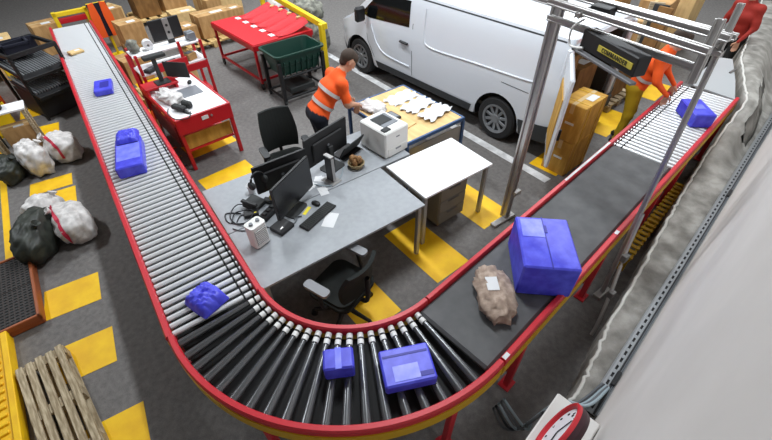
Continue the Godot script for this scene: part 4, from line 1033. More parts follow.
			for k in 16:
				var x0 := 0.012; var x1 := 0.36
				if s == 1: x0 = W - 0.012; x1 = W - 0.36
				poly(st, [Vector3(x0, 0.33 + ar[k].y, -wz - ar[k].x), Vector3(x0, 0.33 + ar[k + 1].y, -wz - ar[k + 1].x), Vector3(x1, 0.33 + ar[k + 1].y, -wz - ar[k + 1].x), Vector3(x1, 0.33 + ar[k].y, -wz - ar[k].x)], Vector3(x0, 2.0, -wz))
			obj("arch_liner", st, M.tyre, v)
	# floor pan and lining close the body
	st = S(); box(st, Vector3(W / 2, 0.30, -0.95), Vector3(W - 0.9, 0.06, 3.4)); box(st, Vector3(W / 2, 0.46, -1.0), Vector3(W - 0.12, 0.05, 3.55)); box(st, Vector3(W / 2, 0.4, -3.3), Vector3(W - 0.9, 0.1, 1.2)); obj("floor_pan", st, M.van_lining, v)
	st = S(); box(st, Vector3(W / 2, 1.02, -1.7), Vector3(W - 0.28, 1.1, 0.04)); box(st, Vector3(0.16, 0.95, -0.45), Vector3(0.02, 0.9, 2.4)); box(st, Vector3(W - 0.16, 0.95, -0.45), Vector3(0.02, 0.9, 2.4)); obj("cargo_lining", st, M.van_lining, v)
	st = S(); box(st, Vector3(W / 2, 0.38, 0.84), Vector3(W - 0.1, 0.2, 0.1), 0.02); obj("rear_bumper", st, M.van_trim, v)
	st = S()
	for x in [0.06, W - 0.06]: box(st, Vector3(x + (0.03 if x < 1 else -0.03), 1.0, 0.81), Vector3(0.1, 1.1, 0.05), 0.01)
	box(st, Vector3(W / 2, 1.59, 0.79), Vector3(W - 0.3, 0.12, 0.05), 0.01); obj("rear_frame", st, M.van_white, v)
	# seams, crease beads, handle, mirror, gutter
	st = S(); side_strip(st, [Vector2(1.78, 0.42), Vector2(1.80, 0.8), Vector2(1.82, 1.2), Vector2(1.84, 1.6)], 0.012); obj("door_seam", st, M.van_seam, v)
	st = S(); side_strip(st, [Vector2(2.78, 0.45), Vector2(2.95, 0.7), Vector2(3.02, 1.0)], 0.012); obj("door_seam", st, M.van_seam, v)
	st = S(); side_strip(st, [Vector2(-0.72, 1.60), Vector2(0.4, 1.60), Vector2(1.2, 1.60), Vector2(2.5, 1.60)], 0.018); obj("roof_seam", st, M.van_trim, v)
	st = S(); side_strip(st, [Vector2(-0.45, 0.90), Vector2(0.0, 0.91)], 0.01); obj("panel_seam", st, M.van_seam, v)
	var bead := curve([Vector3(1.58, 1.5, 0), Vector3(1.55, 1.12, 0), Vector3(1.38, 0.99, 0), Vector3(0.5, 1.02, 0), Vector3(-0.45, 1.06, 0), Vector3(-0.58, 1.14, 0)], 8)
	var b2 := []
	for p in bead: b2.append(Vector2(p.x, p.y))
	st = S(); side_tube(st, b2, 0.014, 0.002); obj("crease_bead", st, M.van_white, v)
	var bead2 := curve([Vector3(2.85, 1.0, 0), Vector3(2.7, 0.72, 0), Vector3(2.45, 0.58, 0), Vector3(1.85, 0.55, 0)], 8)
	b2 = []
	for p in bead2: b2.append(Vector2(p.x, p.y))
	st = S(); side_tube(st, b2, 0.014, 0.002); obj("crease_bead", st, M.van_white, v)
	st = S(); box(st, Vector3(-0.02, 0.92, -1.98), Vector3(0.045, 0.035, 0.2), 0.012); obj("door_handle", st, M.black, v)
	st = S(); box(st, Vector3(-0.12, 1.16, -3.0), Vector3(0.2, 0.24, 0.1), 0.03); obj("wing_mirror", st, M.black, v)
	# open rear door, hinged on the near corner
	var dr := Transform3D(Basis(UP, 0.0), Vector3(0.03, 0, 0.84))
	var ang := 2.60
	var dt := Transform3D(Basis(UP, -ang), Vector3(0.02, 0, 0.86))
	st = S(); box(st, Vector3(0.40, 1.0, 0.0), Vector3(0.78, 1.12, 0.05), 0.03, dt); 
	var rd = obj("rear_door", st, M.van_white, v)
	for s in [-1, 1]: st = S(); box(st, Vector3(0.40, 0.93, s * 0.03), Vector3(0.6, 0.72, 0.012), 0.004, dt); obj("door_lining", st, M.carton_yellow, rd)
	st = S(); box(st, Vector3(0.76, 0.9, -0.035), Vector3(0.03, 0.14, 0.03), 0.005, dt); obj("door_latch", st, M.black, rd)

# ------------------------------------------------------------------ cartons and pallets
func carton(at: Vector3, s: Vector3, turn: float, label: String, m = null, group = "", strap = false):
	var t = thing("carton", label, "box", at, turn, group)
	var st := S(); box(st, Vector3(0, s.y / 2, 0), s, 0.006); obj("body", st, m if m != null else M.carton, t)
	st = S(); box(st, Vector3(0, s.y + 0.001, 0), Vector3(s.x * 0.98, 0.003, 0.05)); box(st, Vector3(-s.x / 2 - 0.001, s.y - 0.06, 0), Vector3(0.003, 0.12, 0.05)); obj("tape", st, M.tape, t)
	st = S(); box(st, Vector3(s.x * 0.1, s.y + 0.003, s.z * 0.22), Vector3(s.x * 0.35, 0.002, s.z * 0.28)); obj("address_label", st, M.paper, t)
	if strap:
		for k in [-0.3, 0.3]: st = S(); box(st, Vector3(k * s.x, s.y / 2, 0), Vector3(0.02, s.y + 0.008, s.z + 0.008)); obj("strap", st, M.yellow, t)
		st = S(); box(st, Vector3(-s.x / 2 - 0.002, s.y * 0.5, 0.02), Vector3(0.004, 0.03, 0.12)); obj("hand_hole", st, M.paper, t)
	return t
func pallet(at: Vector3, lx: float, lz: float, turn: float, label: String, m, boards = 5):
	# deck boards run along z
	var t = thing("wooden_pallet", label, "pallet", at, turn)
	var bw: float = lx / boards * 0.70
	var st: SurfaceTool
	for i in boards:
		st = S(); box(st, Vector3(-lx / 2 + (i + 0.5) * lx / boards + 0.003 * sin(i * 5.0), 0.129 + 0.0015 * (i % 2), 0.008 * sin(i * 9.0)), Vector3(bw, 0.022, lz), 0.003); obj("deck_board", st, m, t)
	for k in [-1, 0, 1]:
		st = S(); box(st, Vector3(0, 0.107, k * (lz / 2 - 0.05)), Vector3(lx, 0.02, 0.1), 0.002); obj("stringer_board", st, m, t)
		for q in [-1, 0, 1]: st = S(); box(st, Vector3(q * (lx / 2 - 0.05), 0.058, k * (lz / 2 - 0.05)), Vector3(0.1, 0.077, 0.1), 0.003); obj("block", st, m, t)
	for q in [-1, 0, 1]: st = S(); box(st, Vector3(q * (lx / 2 - 0.05), 0.010, 0), Vector3(0.1, 0.02, lz), 0.002); obj("bottom_board", st, m, t)
	return t
func cartons_and_pallets():
	# strapped cartons next to the gate
	carton(Vector3(4.42, 0, -0.13), Vector3(0.54, 0.5, 0.34), 0.08, "strapped brown carton at the bottom of the stack behind the belt conveyor", M.carton_yellow, "", true)
	carton(Vector3(4.42, 0.505, -0.13), Vector3(0.54, 0.5, 0.34), 0.10, "strapped brown carton on top of the stack behind the belt conveyor", M.carton_yellow, "", true)
	# in the van
	carton(Vector3(4.62, 0.49, -0.80), Vector3(0.5, 0.45, 0.5), 0.12, "dark brown carton inside the open van rear near the hinge", M.carton_dark)
	carton(Vector3(5.2, 0.49, -0.86), Vector3(0.5, 0.55, 0.5), 0.06, "dark brown taller carton inside the open van rear", M.carton_dark)
	carton(Vector3(4.63, 0.945, -0.82), Vector3(0.46, 0.34, 0.46), 0.08, "dark brown carton stacked upon another one inside the van", M.carton_dark)
	# far right stock
	pallet(Vector3(6.55, 0, -1.15), 0.8, 1.1, 0.1, "wooden pallet under dark cartons behind the worker at the belt", M.wood)
	carton(Vector3(6.5, 0.145, -1.0), Vector3(0.6, 0.75, 0.6), 0.1, "tall dark carton on the pallet behind the worker at the belt", M.carton_dark)
	carton(Vector3(7.6, 0, -1.15), Vector3(0.6, 1.1, 0.5), 0.05, "tall narrow brown carton standing beside the pallet of dark cartons", M.carton)
	carton(Vector3(8.5, 0, -1.4), Vector3(0.7, 1.2, 0.5), 0.2, "large brown carton standing behind the far end of the rollers", M.carton)
	carton(Vector3(9.6, 0, -1.6), Vector3(0.8, 1.5, 0.9), 0.15, "very large pale carton standing behind the farthest worker", M.carton_pale)
	carton(Vector3(9.6, 0, -3.0), Vector3(0.8, 1.3, 0.8), 0.1, "large brown carton standing by itself behind the van", M.carton)
	for i in 3:
		var st := S(); box(st, Vector3(0, 0.72, 0), Vector3(0.05, 1.4, 0.22), 0.006, Transform3D(Basis(Vector3.BACK, -0.16), Vector3.ZERO))
		var lb := ["brown board leaning next to the dark cartons", "dark grey board leaning between two brown boards", "pale board leaning next to the tall narrow carton"]
		var o = obj("leaning_board", st, [M.carton_dark, M.charcoal, M.wood][i], self, Vector3(7.02 + i * 0.1, 0.0, -0.75 - i * 0.05), Vector3(0, 0.3 * i, 0)); tag(o, lb[i], "board")
	# behind the packing station
	carton(Vector3(0.46, 0, -7.75), Vector3(0.44, 0.4, 0.44), 0.1, "brown carton at the bottom of the two high stack near the monitor", M.carton)
	carton(Vector3(0.48, 0.405, -7.77), Vector3(0.44, 0.4, 0.44), 0.16, "brown carton on top of the two high stack near the monitor", M.carton)
	carton(Vector3(0.34, 0, -9.2), Vector3(0.42, 0.5, 0.42), 0.05, "tall brown carton behind the orange safety vest", M.carton)
	carton(Vector3(0.34, 0.505, -9.2), Vector3(0.4, 0.25, 0.4), 0.3, "small carton on the tall one behind the orange vest", M.carton)
	carton(Vector3(0.22, 0, -6.95), Vector3(0.44, 0.42, 0.5), 0.2, "open topped brown carton between conveyor and supply shelf", M.carton)
	carton(Vector3(0.86, 0, -6.1), Vector3(0.5, 0.4, 0.44), 0.1, "pale brown carton behind the supply shelf", M.carton_pale)
	pallet(Vector3(0.18, 0, -5.85), 0.42, 0.6, 0.1, "small new wood pallet beside the conveyor behind the red station", M.wood_new, 5)
	pallet(Vector3(1.95, 0, -8.0), 1.3, 0.9, 0.12, "wooden pallet carrying the long cartons behind the red table", M.wood_new)
	carton(Vector3(2.2, 0.145, -8.05), Vector3(0.8, 0.46, 0.46), 0.14, "long pale carton on the pallet behind the red table", M.carton)
	carton(Vector3(1.52, 0.145, -7.9), Vector3(0.4, 0.34, 0.44), 0.2, "short carton beside the long one on the pallet", M.carton)
	pallet(Vector3(1.55, 0, -10.6), 1.4, 1.0, 0.1, "wooden pallet carrying cartons in the far aisle", M.wood_new)
	carton(Vector3(1.25, 0.145, -10.55), Vector3(0.55, 0.6, 0.6), 0.1, "brown carton on the far aisle pallet", M.carton_dark)
	carton(Vector3(1.9, 0.145, -10.7), Vector3(0.6, 0.4, 0.6), 0.25, "low brown carton on the far aisle pallet", M.carton)
	carton(Vector3(0.3, 0, -10.6), Vector3(0.7, 0.45, 0.6), 0.35, "flat pale carton in the far aisle near the roller conveyor end", M.carton_pale)
	carton(Vector3(3.0, 0, -10.2), Vector3(1.1, 0.4, 0.6), 0.1, "long low pale carton behind the yellow guard rail", M.carton_pale)
	carton(Vector3(2.3, 0, -12.3), Vector3(0.9, 0.6, 0.7), 0.0, "pale carton farthest down the aisle", M.carton_pale)
	carton(Vector3(2.85, 0, -8.75), Vector3(0.5, 0.42, 0.42), 0.2, "brown carton on the floor right behind the long carton pallet", M.carton)
	carton(Vector3(1.85, 0, -9.35), Vector3(0.6, 0.4, 0.45), 0.05, "brown carton between the two loaded pallets", M.carton_pale)
	carton(Vector3(2.62, 0, -9.6), Vector3(0.42, 0.5, 0.42), 0.3, "upright brown carton between guard rail and far aisle", M.carton)
	carton(Vector3(-0.95, 0, -9.6), Vector3(0.5, 0.6, 0.45), 0.2, "brown carton behind the yellow and red end barrier", M.carton)
	carton(Vector3(-1.75, 0, -8.7), Vector3(0.5, 0.7, 0.5), 0.1, "pale carton standing behind the black rack", M.carton_pale)
	# grey sacks and a pink white bag by the guard rail
	var g1 = thing("sack", "large grey green sack on the floor beside the yellow guard rail", "sack", Vector3(3.62, 0, -5.95))
	obj("body", blob(Vector3(0, 0.36, 0), Vector3(0.3, 0.42, 0.36), 101, 0.16, 2.0, 0.0), M.bag_grey, g1)
	var g2 = thing("sack", "grey green sack lying on top of the larger one", "sack", Vector3(3.6, 0.68, -6.0), 0.4)
	obj("body", blob(Vector3(0, 0.16, 0), Vector3(0.28, 0.2, 0.33), 103, 0.18, 2.0, 0.0), M.bag_grey, g2)
	var g3 = thing("plastic_bag", "white plastic bag with pink band behind the red table", "bag", Vector3(3.6, 0, -7.4))
	obj("body", blob(Vector3(0, 0.4, 0), Vector3(0.26, 0.44, 0.26), 105, 0.15, 2.0, 0.0), M.bag_white, g3)
	var st := S(); path(st, [Vector3(-0.24, 0.6, 0.1), Vector3(0, 0.66, 0.27), Vector3(0.24, 0.6, 0.1)], 0.03); obj("band", st, M.bag_red, g3)

# ------------------------------------------------------------------ left edge
func tied_bag(called, label, at, r: Vector3, seed_, m, stripe, turn = 0.0):
	var t = thing(called, label, "bag", at, turn, "waste bags on the walkway")
	var c := Vector3(0, r.y * 0.82, 0)
	obj("body", blob(c, r, seed_, 0.10, 1.5, 0.0, 40, 26), m, t)
	var top := blob_at(c, r, seed_, 0.10, 1.5, Vector3(0.5, 0.75, 0.2).normalized())
	var st := S(); lathe(st, [Vector2(0.03, -0.02), Vector2(0.022, 0.02), Vector2(0.05, 0.06), Vector2(0.042, 0.065), Vector2(0.0, 0.03)], 10, Transform3D(Basis(Vector3.BACK, -0.7), top)); obj("tied_neck", st, m, t)
	if stripe:
		st = S()
		for i in 16:
			var q := []
			for e in [[i, -1], [i + 1, -1], [i + 1, 1], [i, 1]]:
				var a := lerpf(-0.25, PI + 0.25, e[0] / 16.0)
				q.append(blob_at(c, r * 1.05, seed_, 0.10, 1.5, Vector3(0.55 + e[1] * 0.13, sin(a), cos(a)).normalized()))
			poly(st, q, c)
		obj("red_band", st, M.bag_red, t)
	return t
func blob_at(c: Vector3, r: Vector3, seed_, amp, freq, d: Vector3) -> Vector3:
	var n := FastNoiseLite.new(); n.seed = seed_; n.frequency = freq; n.fractal_octaves = 3
	var k: float = 1.0 + amp * 2.0 * n.get_noise_3dv(d) - amp * 0.5 * absf(n.get_noise_3dv(d * 3.0 + Vector3(9, 0, 0)))
	var p := Vector3(signf(d.x) * pow(absf(d.x), 0.8), signf(d.y) * pow(absf(d.y), 0.85), signf(d.z) * pow(absf(d.z), 0.8)) * k * r + c
	return Vector3(p.x, maxf(p.y, 0.004), p.z)
func left_side():
	tied_bag("refuse_bag", "white refuse bag leaning against the black one by the side table", Vector3(-1.60, 0, -4.50), Vector3(0.17, 0.24, 0.30), 201, M.bag_white, false, 0.3)
	tied_bag("refuse_bag", "white refuse bag with red band next to the first white bag", Vector3(-1.24, 0, -4.62), Vector3(0.20, 0.22, 0.26), 205, M.bag_white, true, PI + 0.3)
	tied_bag("refuse_bag", "black refuse bag behind the two white ones near the side table", Vector3(-1.92, 0, -4.5), Vector3(0.15, 0.18, 0.26), 207, M.bag_dark, false, 0.0)
	tied_bag("refuse_bag", "small crumpled white refuse bag behind the dark green bag", Vector3(-1.58, 0, -3.20), Vector3(0.20, 0.18, 0.24), 211, M.bag_white, false, 0.6)
	tied_bag("refuse_bag", "white refuse bag with bright red band beside the dark green bag", Vector3(-1.33, 0, -2.72), Vector3(0.19, 0.2, 0.32), 213, M.bag_white, true, PI + 0.1)
	tied_bag("refuse_bag", "large dark green refuse bag between orange tray and white bags", Vector3(-1.68, 0, -2.68), Vector3(0.175, 0.24, 0.38), 219, M.bag_dark, false, -0.3)
	# orange tray with rubber mat
	var t = thing("mat_tray", "orange brown tray with a black rubber grid mat on the walkway edge", "tray", Vector3(-2.0, 0, -2.03), 0.03)
	var st := S(); box(st, Vector3(0, 0.05, 0), Vector3(0.42, 0.1, 1.05), 0.01); obj("base", st, M.crate_brown, t)
	for e in [[Vector3(0.2, 0.1, 0), Vector3(0.03, 0.06, 1.06)], [Vector3(-0.2, 0.1, 0), Vector3(0.03, 0.06, 1.06)], [Vector3(0, 0.1, 0.515), Vector3(0.43, 0.06, 0.03)], [Vector3(0, 0.1, -0.515), Vector3(0.43, 0.06, 0.03)]]:
		st = S(); box(st, e[0], e[1], 0.006); obj("rim", st, M.crate_brown, t)
	for half in [-1, 1]:
		st = S(); box(st, Vector3(0, 0.108, half * 0.25), Vector3(0.37, 0.016, 0.49))
		var mt = obj("rubber_mat", st, M.mat_rubber, t)
		st = S()
		for i in 9:
			for j in 12: box(st, Vector3(-0.165 + i * 0.041, 0.12, half * 0.25 - 0.225 + j * 0.041), Vector3(0.026, 0.008, 0.014), 0.0, Transform3D())
		var sd = obj("mat_studs", st, M.charcoal, mt); sd.set_meta("kind", "stuff")
	pallet(Vector3(-1.73, 0, -0.44), 0.37, 1.12, 0.15, "weathered wooden pallet lying beside the yellow ribbed panel", M.wood, 5)
	# yellow ribbed steel panel
	var y = thing("ribbed_panel", "yellow ribbed steel ramp panel at the walkway edge beside the pallet", "panel", Vector3(-2.345, 0, -0.62), 0.06)
	st = S(); box(st, Vector3(0, 0.05, 0), Vector3(0.7, 0.1, 1.7), 0.006); obj("plate", st, M.yellow_paint, y)
	for i in 20: st = S(); box(st, Vector3(-0.02, 0.108, -0.78 + i * 0.082), Vector3(0.6, 0.018, 0.03), 0.006); obj("rib", st, M.yellow_paint, y)
	st = S(); box(st, Vector3(0.33, 0.1, 0), Vector3(0.05, 0.06, 1.72), 0.006); obj("edge_bar", st, M.yellow_paint, y)
	st = S(); box(st, Vector3(0.2, 0.13, -0.35), Vector3(0.05, 0.03, 0.06), 0.006); obj("latch", st, M.dark_red, y)
	# white side table with devices
	desk("side_table", "small white table with dark device on the walkway near the white bags", -2.0, -1.42, -5.25, -4.95, 0.72, M.table_white, M.wood, false)
	var dv = thing("label_printer", "dark label printer on the small white table", "printer", Vector3(-1.78, 0.722, -5.12), 0.3)
	st = S(); box(st, Vector3(0, 0.08, 0), Vector3(0.22, 0.16, 0.18), 0.02); obj("body", st, M.charcoal, dv)
	st = S(); box(st, Vector3(0, 0.165, 0.02), Vector3(0.16, 0.01, 0.1), 0.003); obj("lid", st, M.black, dv)
	carton(Vector3(-1.66, 0, -5.1), Vector3(0.36, 0.46, 0.22), 0.05, "pale carton with round print under the small white table", M.carton)
	# dark flow rack with roller shelves
	var r = thing("flow_rack", "black steel rack with sloping roller shelves beside the roller conveyor", "rack", Vector3(-1.22, 0, -6.55), 0.42)
	r.scale = Vector3(0.82, 1, 1)
	for sx in [-1, 1]:
		for sz in [-1, 1]: st = S(); box(st, Vector3(sx * 0.42, 0.53, sz * 0.36), Vector3(0.05, 1.06, 0.05), 0.004); obj("post", st, M.black, r)
		st = S(); box(st, Vector3(sx * 0.42, 1.05, 0), Vector3(0.05, 0.05, 0.75)); obj("top_bar", st, M.black, r)
	for sz in [-1, 1]: st = S(); box(st, Vector3(0, 1.05, sz * 0.36), Vector3(0.86, 0.06, 0.05)); obj("top_bar", st, M.black, r)
	for lv in [[0.55, 0.10], [0.80, -0.06]]:
		st = S(); box(st, Vector3(0, lv[0] - 0.04, lv[1]), Vector3(0.84, 0.05, 0.78), 0.004, Transform3D(Basis(Vector3.RIGHT, 0.16), Vector3.ZERO)); obj("shelf_frame", st, M.black, r)
		for i in 16: st = S(); tube(st, Vector3(-0.38 + i * 0.0507, lv[0] + 0.06, lv[1] - 0.36), Vector3(-0.38 + i * 0.0507, lv[0] - 0.06, lv[1] + 0.36), 0.018, -1, 8); obj("shelf_roller", st, M.galv, r)
	st = S(); box(st, Vector3(0, 0.24, 0.02), Vector3(0.8, 0.42, 0.66), 0.01); obj("lower_bin", st, M.black, r)
	for i in 3: st = S(); box(st, Vector3(-0.26 + i * 0.26, 0.34, 0.36), Vector3(0.2, 0.06, 0.02), 0.003); obj("bin_front", st, M.charcoal, r)
	st = S(); box(st, Vector3(0, 0.93, -0.3), Vector3(0.8, 0.3, 0.03)); obj("back_panel", st, M.navy_cloth, r)
	var cr := [["dark blue crate on the upper rollers of the black rack", Vector3(-1.30, 0.89, -6.75), Vector3(0.36, 0.2, 0.3), M.navy_cloth], ["red crate on the floor left of the black rack", Vector3(-2.15, 0, -6.5), Vector3(0.4, 0.5, 0.4), M.red_cart], ["yellow crate on the floor in front of the red one", Vector3(-1.95, 0, -6.05), Vector3(0.3, 0.42, 0.3), M.yellow_bright], ["grey crate between small table and yellow crate", Vector3(-2.2, 0, -5.6), Vector3(0.4, 0.5, 0.36), M.charcoal], ["orange crate behind the red crate left of the rack", Vector3(-2.25, 0, -7.4), Vector3(0.5, 0.6, 0.5), M.orange]]
	for c in cr:
		var k = thing("crate", c[0], "crate", c[1], 0.2)
		var q: Vector3 = c[2]
		st = S()
		for sx in [-1, 1]: box(st, Vector3(sx * (q.x / 2 - 0.01), q.y / 2, 0), Vector3(0.02, q.y, q.z), 0.003); box(st, Vector3(0, q.y / 2, sx * (q.z / 2 - 0.01)), Vector3(q.x, q.y, 0.02), 0.003)
		box(st, Vector3(0, 0.02, 0), Vector3(q.x, 0.04, q.z)); obj("body", st, c[3], k)
		st = S()
		for sx in [-1, 1]: box(st, Vector3(sx * q.x / 2, q.y - 0.02, 0), Vector3(0.03, 0.04, q.z + 0.03), 0.004); box(st, Vector3(0, q.y - 0.02, sx * q.z / 2), Vector3(q.x + 0.03, 0.04, 0.03), 0.004)
		obj("rim", st, c[3], k)
	carton(Vector3(-2.5, 0, -8.6), Vector3(0.8, 0.9, 0.7), 0.1, "large pale carton behind the orange crate", M.carton_pale)
	var yb = thing("guard_rail", "yellow guard rail standing left of the black rack", "barrier", Vector3(-2.45, 0, -7.9), 0.3)
	for sx in [-0.7, 0.7]: st = S(); box(st, Vector3(sx, 0.45, 0), Vector3(0.08, 0.9, 0.08), 0.006); obj("post", st, M.yellow_bright, yb)
	for yy in [0.5, 0.85]: st = S(); box(st, Vector3(0, yy, 0), Vector3(1.6, 0.1, 0.05), 0.006); obj("rail", st, M.yellow_bright, yb)
	# end of the long conveyor: yellow red end stop, orange vest on a post
	var es = thing("end_barrier", "yellow and red end barrier across the far end of the roller conveyor", "barrier", Vector3(-0.36, 0, -8.5), 0.1)
	st = S(); box(st, Vector3(0, 0.95, 0), Vector3(0.62, 0.08, 0.07), 0.008); obj("top_bar", st, M.yellow_bright, es)
	st = S(); box(st, Vector3(0, 0.83, 0.0), Vector3(0.62, 0.1, 0.06), 0.008); obj("lower_bar", st, M.red_cart, es)
	for sx in [-0.28, 0.28]: st = S(); box(st, Vector3(sx, 0.5, 0), Vector3(0.07, 1.0, 0.07), 0.006); obj("post", st, M.yellow_bright, es)
	var vs = thing("safety_vest", "orange safety vest hung on a yellow post at the conveyor end", "vest", Vector3(0.14, 0, -8.45), 0.1)
	vs.scale = Vector3(0.72, 0.80, 0.8)
	st = S(); box(st, Vector3(0, 0.65, -0.07), Vector3(0.06, 1.3, 0.06), 0.006); box(st, Vector3(0, 1.28, -0.07), Vector3(0.5, 0.05, 0.05), 0.006); box(st, Vector3(0, 0.015, -0.07), Vector3(0.3, 0.03, 0.3)); obj("post", st, M.yellow_bright, vs)
	for s in [-1, 1]: st = S(); extrude(st, PackedVector2Array([Vector2(s * 0.07, 0.5), Vector2(s * 0.27, 0.5), Vector2(s * 0.28, 1.0), Vector2(s * 0.22, 1.3), Vector2(s * 0.08, 1.32), Vector2(s * 0.05, 1.0)]), 0.05, Transform3D(Basis(), Vector3(0, 0, -0.03))); obj("vest_front", st, M.orange, vs)
	st = S(); box(st, Vector3(0, 0.9, -0.03), Vector3(0.5, 0.8, 0.02)); obj("vest_back", st, M.navy_cloth, vs)
	# cardboard scraps and film on the far end of the rollers
	var sc := thing("paper_parcel", "flat brown envelope on the far rollers of the long conveyor", "parcel", Vector3(-0.55, DECK + 0.001, -6.5), 0.3)
	st = S(); box(st, Vector3(0, 0.02, 0), Vector3(0.22, 0.04, 0.16), 0.01); obj("body", st, M.carton_pale, sc)
	st = S(); box(st, Vector3(0.03, 0.041, 0), Vector3(0.08, 0.003, 0.06)); obj("address_label", st, M.paper, sc)

# ------------------------------------------------------------------ wall side
func wp(along: float, d: float, y: float) -> Vector3: return Vector3(CAM.x, y, CAM.z) + WB * along + WN * d
func right_side():
	# rough concrete ledge along the wall
	var n := FastNoiseLite.new(); n.seed = 7; n.frequency = 3.5; n.fractal_octaves = 4
	var st := S(); st.set_smooth_group(0)
	var edge := [Vector2(1.0, 2.06), Vector2(1.6, 1.97), Vector2(2.23, 1.80), Vector2(3.11, 1.62), Vector2(3.88, 1.44), Vector2(4.6, 1.29), Vector2(5.28, 1.15), Vector2(6.3, 1.02), Vector2(6.95, 0.74), Vector2(7.75, 0.38), Vector2(14.0, -1.4)]
	var NA := 200; var ND := 9
	var lim := func(a: float) -> float:   # front edge offset from the wall line at that distance along it
		var best := 0.0
		for i in edge.size() - 1:
			var p0 := Vector3(edge[i].x, 0, edge[i].y) - Vector3(CAM.x, 0, CAM.z); var p1 := Vector3(edge[i + 1].x, 0, edge[i + 1].y) - Vector3(CAM.x, 0, CAM.z)
			var a0 := p0.dot(WB); var a1 := p1.dot(WB)
			if a >= a0 and a <= a1: return lerpf(p0.dot(WN), p1.dot(WN), (a - a0) / (a1 - a0))
		return (Vector3(edge[-1].x, 0, edge[-1].y) - Vector3(CAM.x, 0, CAM.z)).dot(WN)
	var g := []
	var lip := []
	var A0 := 1.46
	for i in NA + 1:
		var a := A0 + 10.5 * pow(float(i) / NA, 1.4)
		var row := []
		var e: float = lim.call(a) + 0.02 * n.get_noise_1d(a * 4.0)
		row.append(wp(a, e - 0.01, 0.0))
		var hh := 0.43 + 0.42 * smoothstep(5.3, 6.9, a)
		row.append(wp(a, e - 0.004, hh - 0.05))
		lip.append(wp(a, e + 0.012 + 0.008 * n.get_noise_1d(a * 9.0), hh - 0.008))
		for j in ND + 1:
			var d := lerpf(e, 0.26, float(j) / ND)
			row.append(wp(a, d, lerpf(hh, 0.43, smoothstep(0.25, 0.75, float(j) / ND)) + 0.012 * n.get_noise_2d(a * 5.0, d * 8.0) - (0.02 if j == 0 else 0.0)))
		g.append(row)
	for i in NA:
		for j in g[0].size() - 1:
			var q := [g[i][j], g[i + 1][j], g[i + 1][j + 1], g[i][j + 1]]
			var nn: Vector3 = (q[0] - q[2]).cross(q[0] - q[1])
			if nn.dot(Vector3(-0.3, 1, -0.6)) < 0: q.reverse()
			for k in [0, 1, 2, 0, 2, 3]: st.add_vertex(q[k])
	var eq := []
	for j in g[0].size(): eq.append(g[0][j])
	eq.append(wp(A0, 0.26, 0.0))
	for k in range(1, eq.size() - 1):
		for v in [eq[0], eq[k], eq[k + 1]]: st.add_vertex(v)
	st.generate_normals()
	var L = struct("trim", st, M.concrete)
	st = S(); path(st, lip, 0.014, 6); struct("trim", st, M.plaster)
	# perforated galvanised cable tray lying along the wall
	var t = thing("cable_tray", "perforated galvanised cable tray running along the foot of the white wall", "cable tray", Vector3(CAM.x, 0.47, CAM.z), atan2(-WB.z, WB.x))
	var T0 := 1.75; var T1 := 9.6
	st = S(); box(st, Vector3((T0 + T1) / 2, 0.0, 0.155), Vector3(T1 - T0, 0.035, 0.004)); box(st, Vector3((T0 + T1) / 2, 0.0, 0.235), Vector3(T1 - T0, 0.06, 0.004)); obj("side_flange", st, M.galv, t)
	st = S()
	for z in [0.168, 0.205, 0.225]: box(st, Vector3((T0 + T1) / 2, 0.006, z), Vector3(T1 - T0, 0.004, 0.022 if z < 0.2 else 0.019))
	var k := T0
	while k < T1 - 0.05:
		box(st, Vector3(k + 0.02, 0.006, 0.187), Vector3(0.035, 0.004, 0.018)); k += 0.08
	obj("perforated_base", st, M.galv, t)
	st = S(); box(st, Vector3((T0 + T1) / 2, -0.008, 0.195), Vector3(T1 - T0, 0.012, 0.07)); obj("slot_shade_liner", st, M.black, t)  # black strip added under the slots, shade painted behind the perforations
	for i in 2:
		st = S(); tube(st, Vector3(T0, 0.022, 0.214 + i * 0.012), Vector3(T1, 0.022, 0.214 + i * 0.012), 0.006, -1, 7); obj("cable", st, M.cable if i == 0 else M.cable_grey, t)
	for a in [2.1, 5.05, 7.4]:
		st = S(); box(st, Vector3(a, 0.02, 0.218), Vector3(0.14, 0.05, 0.03), 0.005); obj("clamp", st, M.black, t)
	# white boxed corner with the clock
	var b = thing("wall_box", "white boxed in wall corner below the round clock", "duct", wp(0.0, 0.0, 0.0), atan2(-WB.z, WB.x))
	st = S(); box(st, Vector3(0.74, 0.48, 0.105), Vector3(1.40, 0.96, 0.26), 0.008); obj("casing", st, M.wall_white, b)
	var c = thing("wall_clock", "round clock with red rim leaning on the white wall", "clock", wp(1.13, 0.02, 0.965), atan2(-WB.z, WB.x))
	var lean := Transform3D(Basis(Vector3.RIGHT, -PI / 2 + 0.24), Vector3(0, 0.19, 0.05))   # clock axis tips up towards the hall
	st = S(); lathe(st, [Vector2(0.0, -0.055), Vector2(0.176, -0.055), Vector2(0.186, -0.03), Vector2(0.186, 0.0)], 40, lean); obj("case", st, M.clock_dark, c)
	st = S(); lathe(st, [Vector2(0.187, -0.004), Vector2(0.186, 0.012), Vector2(0.176, 0.017), Vector2(0.165, 0.012), Vector2(0.162, -0.008)], 40, lean); obj("rim", st, M.clock_red, c)
	st = S(); lathe(st, [Vector2(0.163, -0.02), Vector2(0.163, -0.006), Vector2(0.0, -0.006)], 36, lean)
	var face = obj("dial", st, M.clock_face, c)
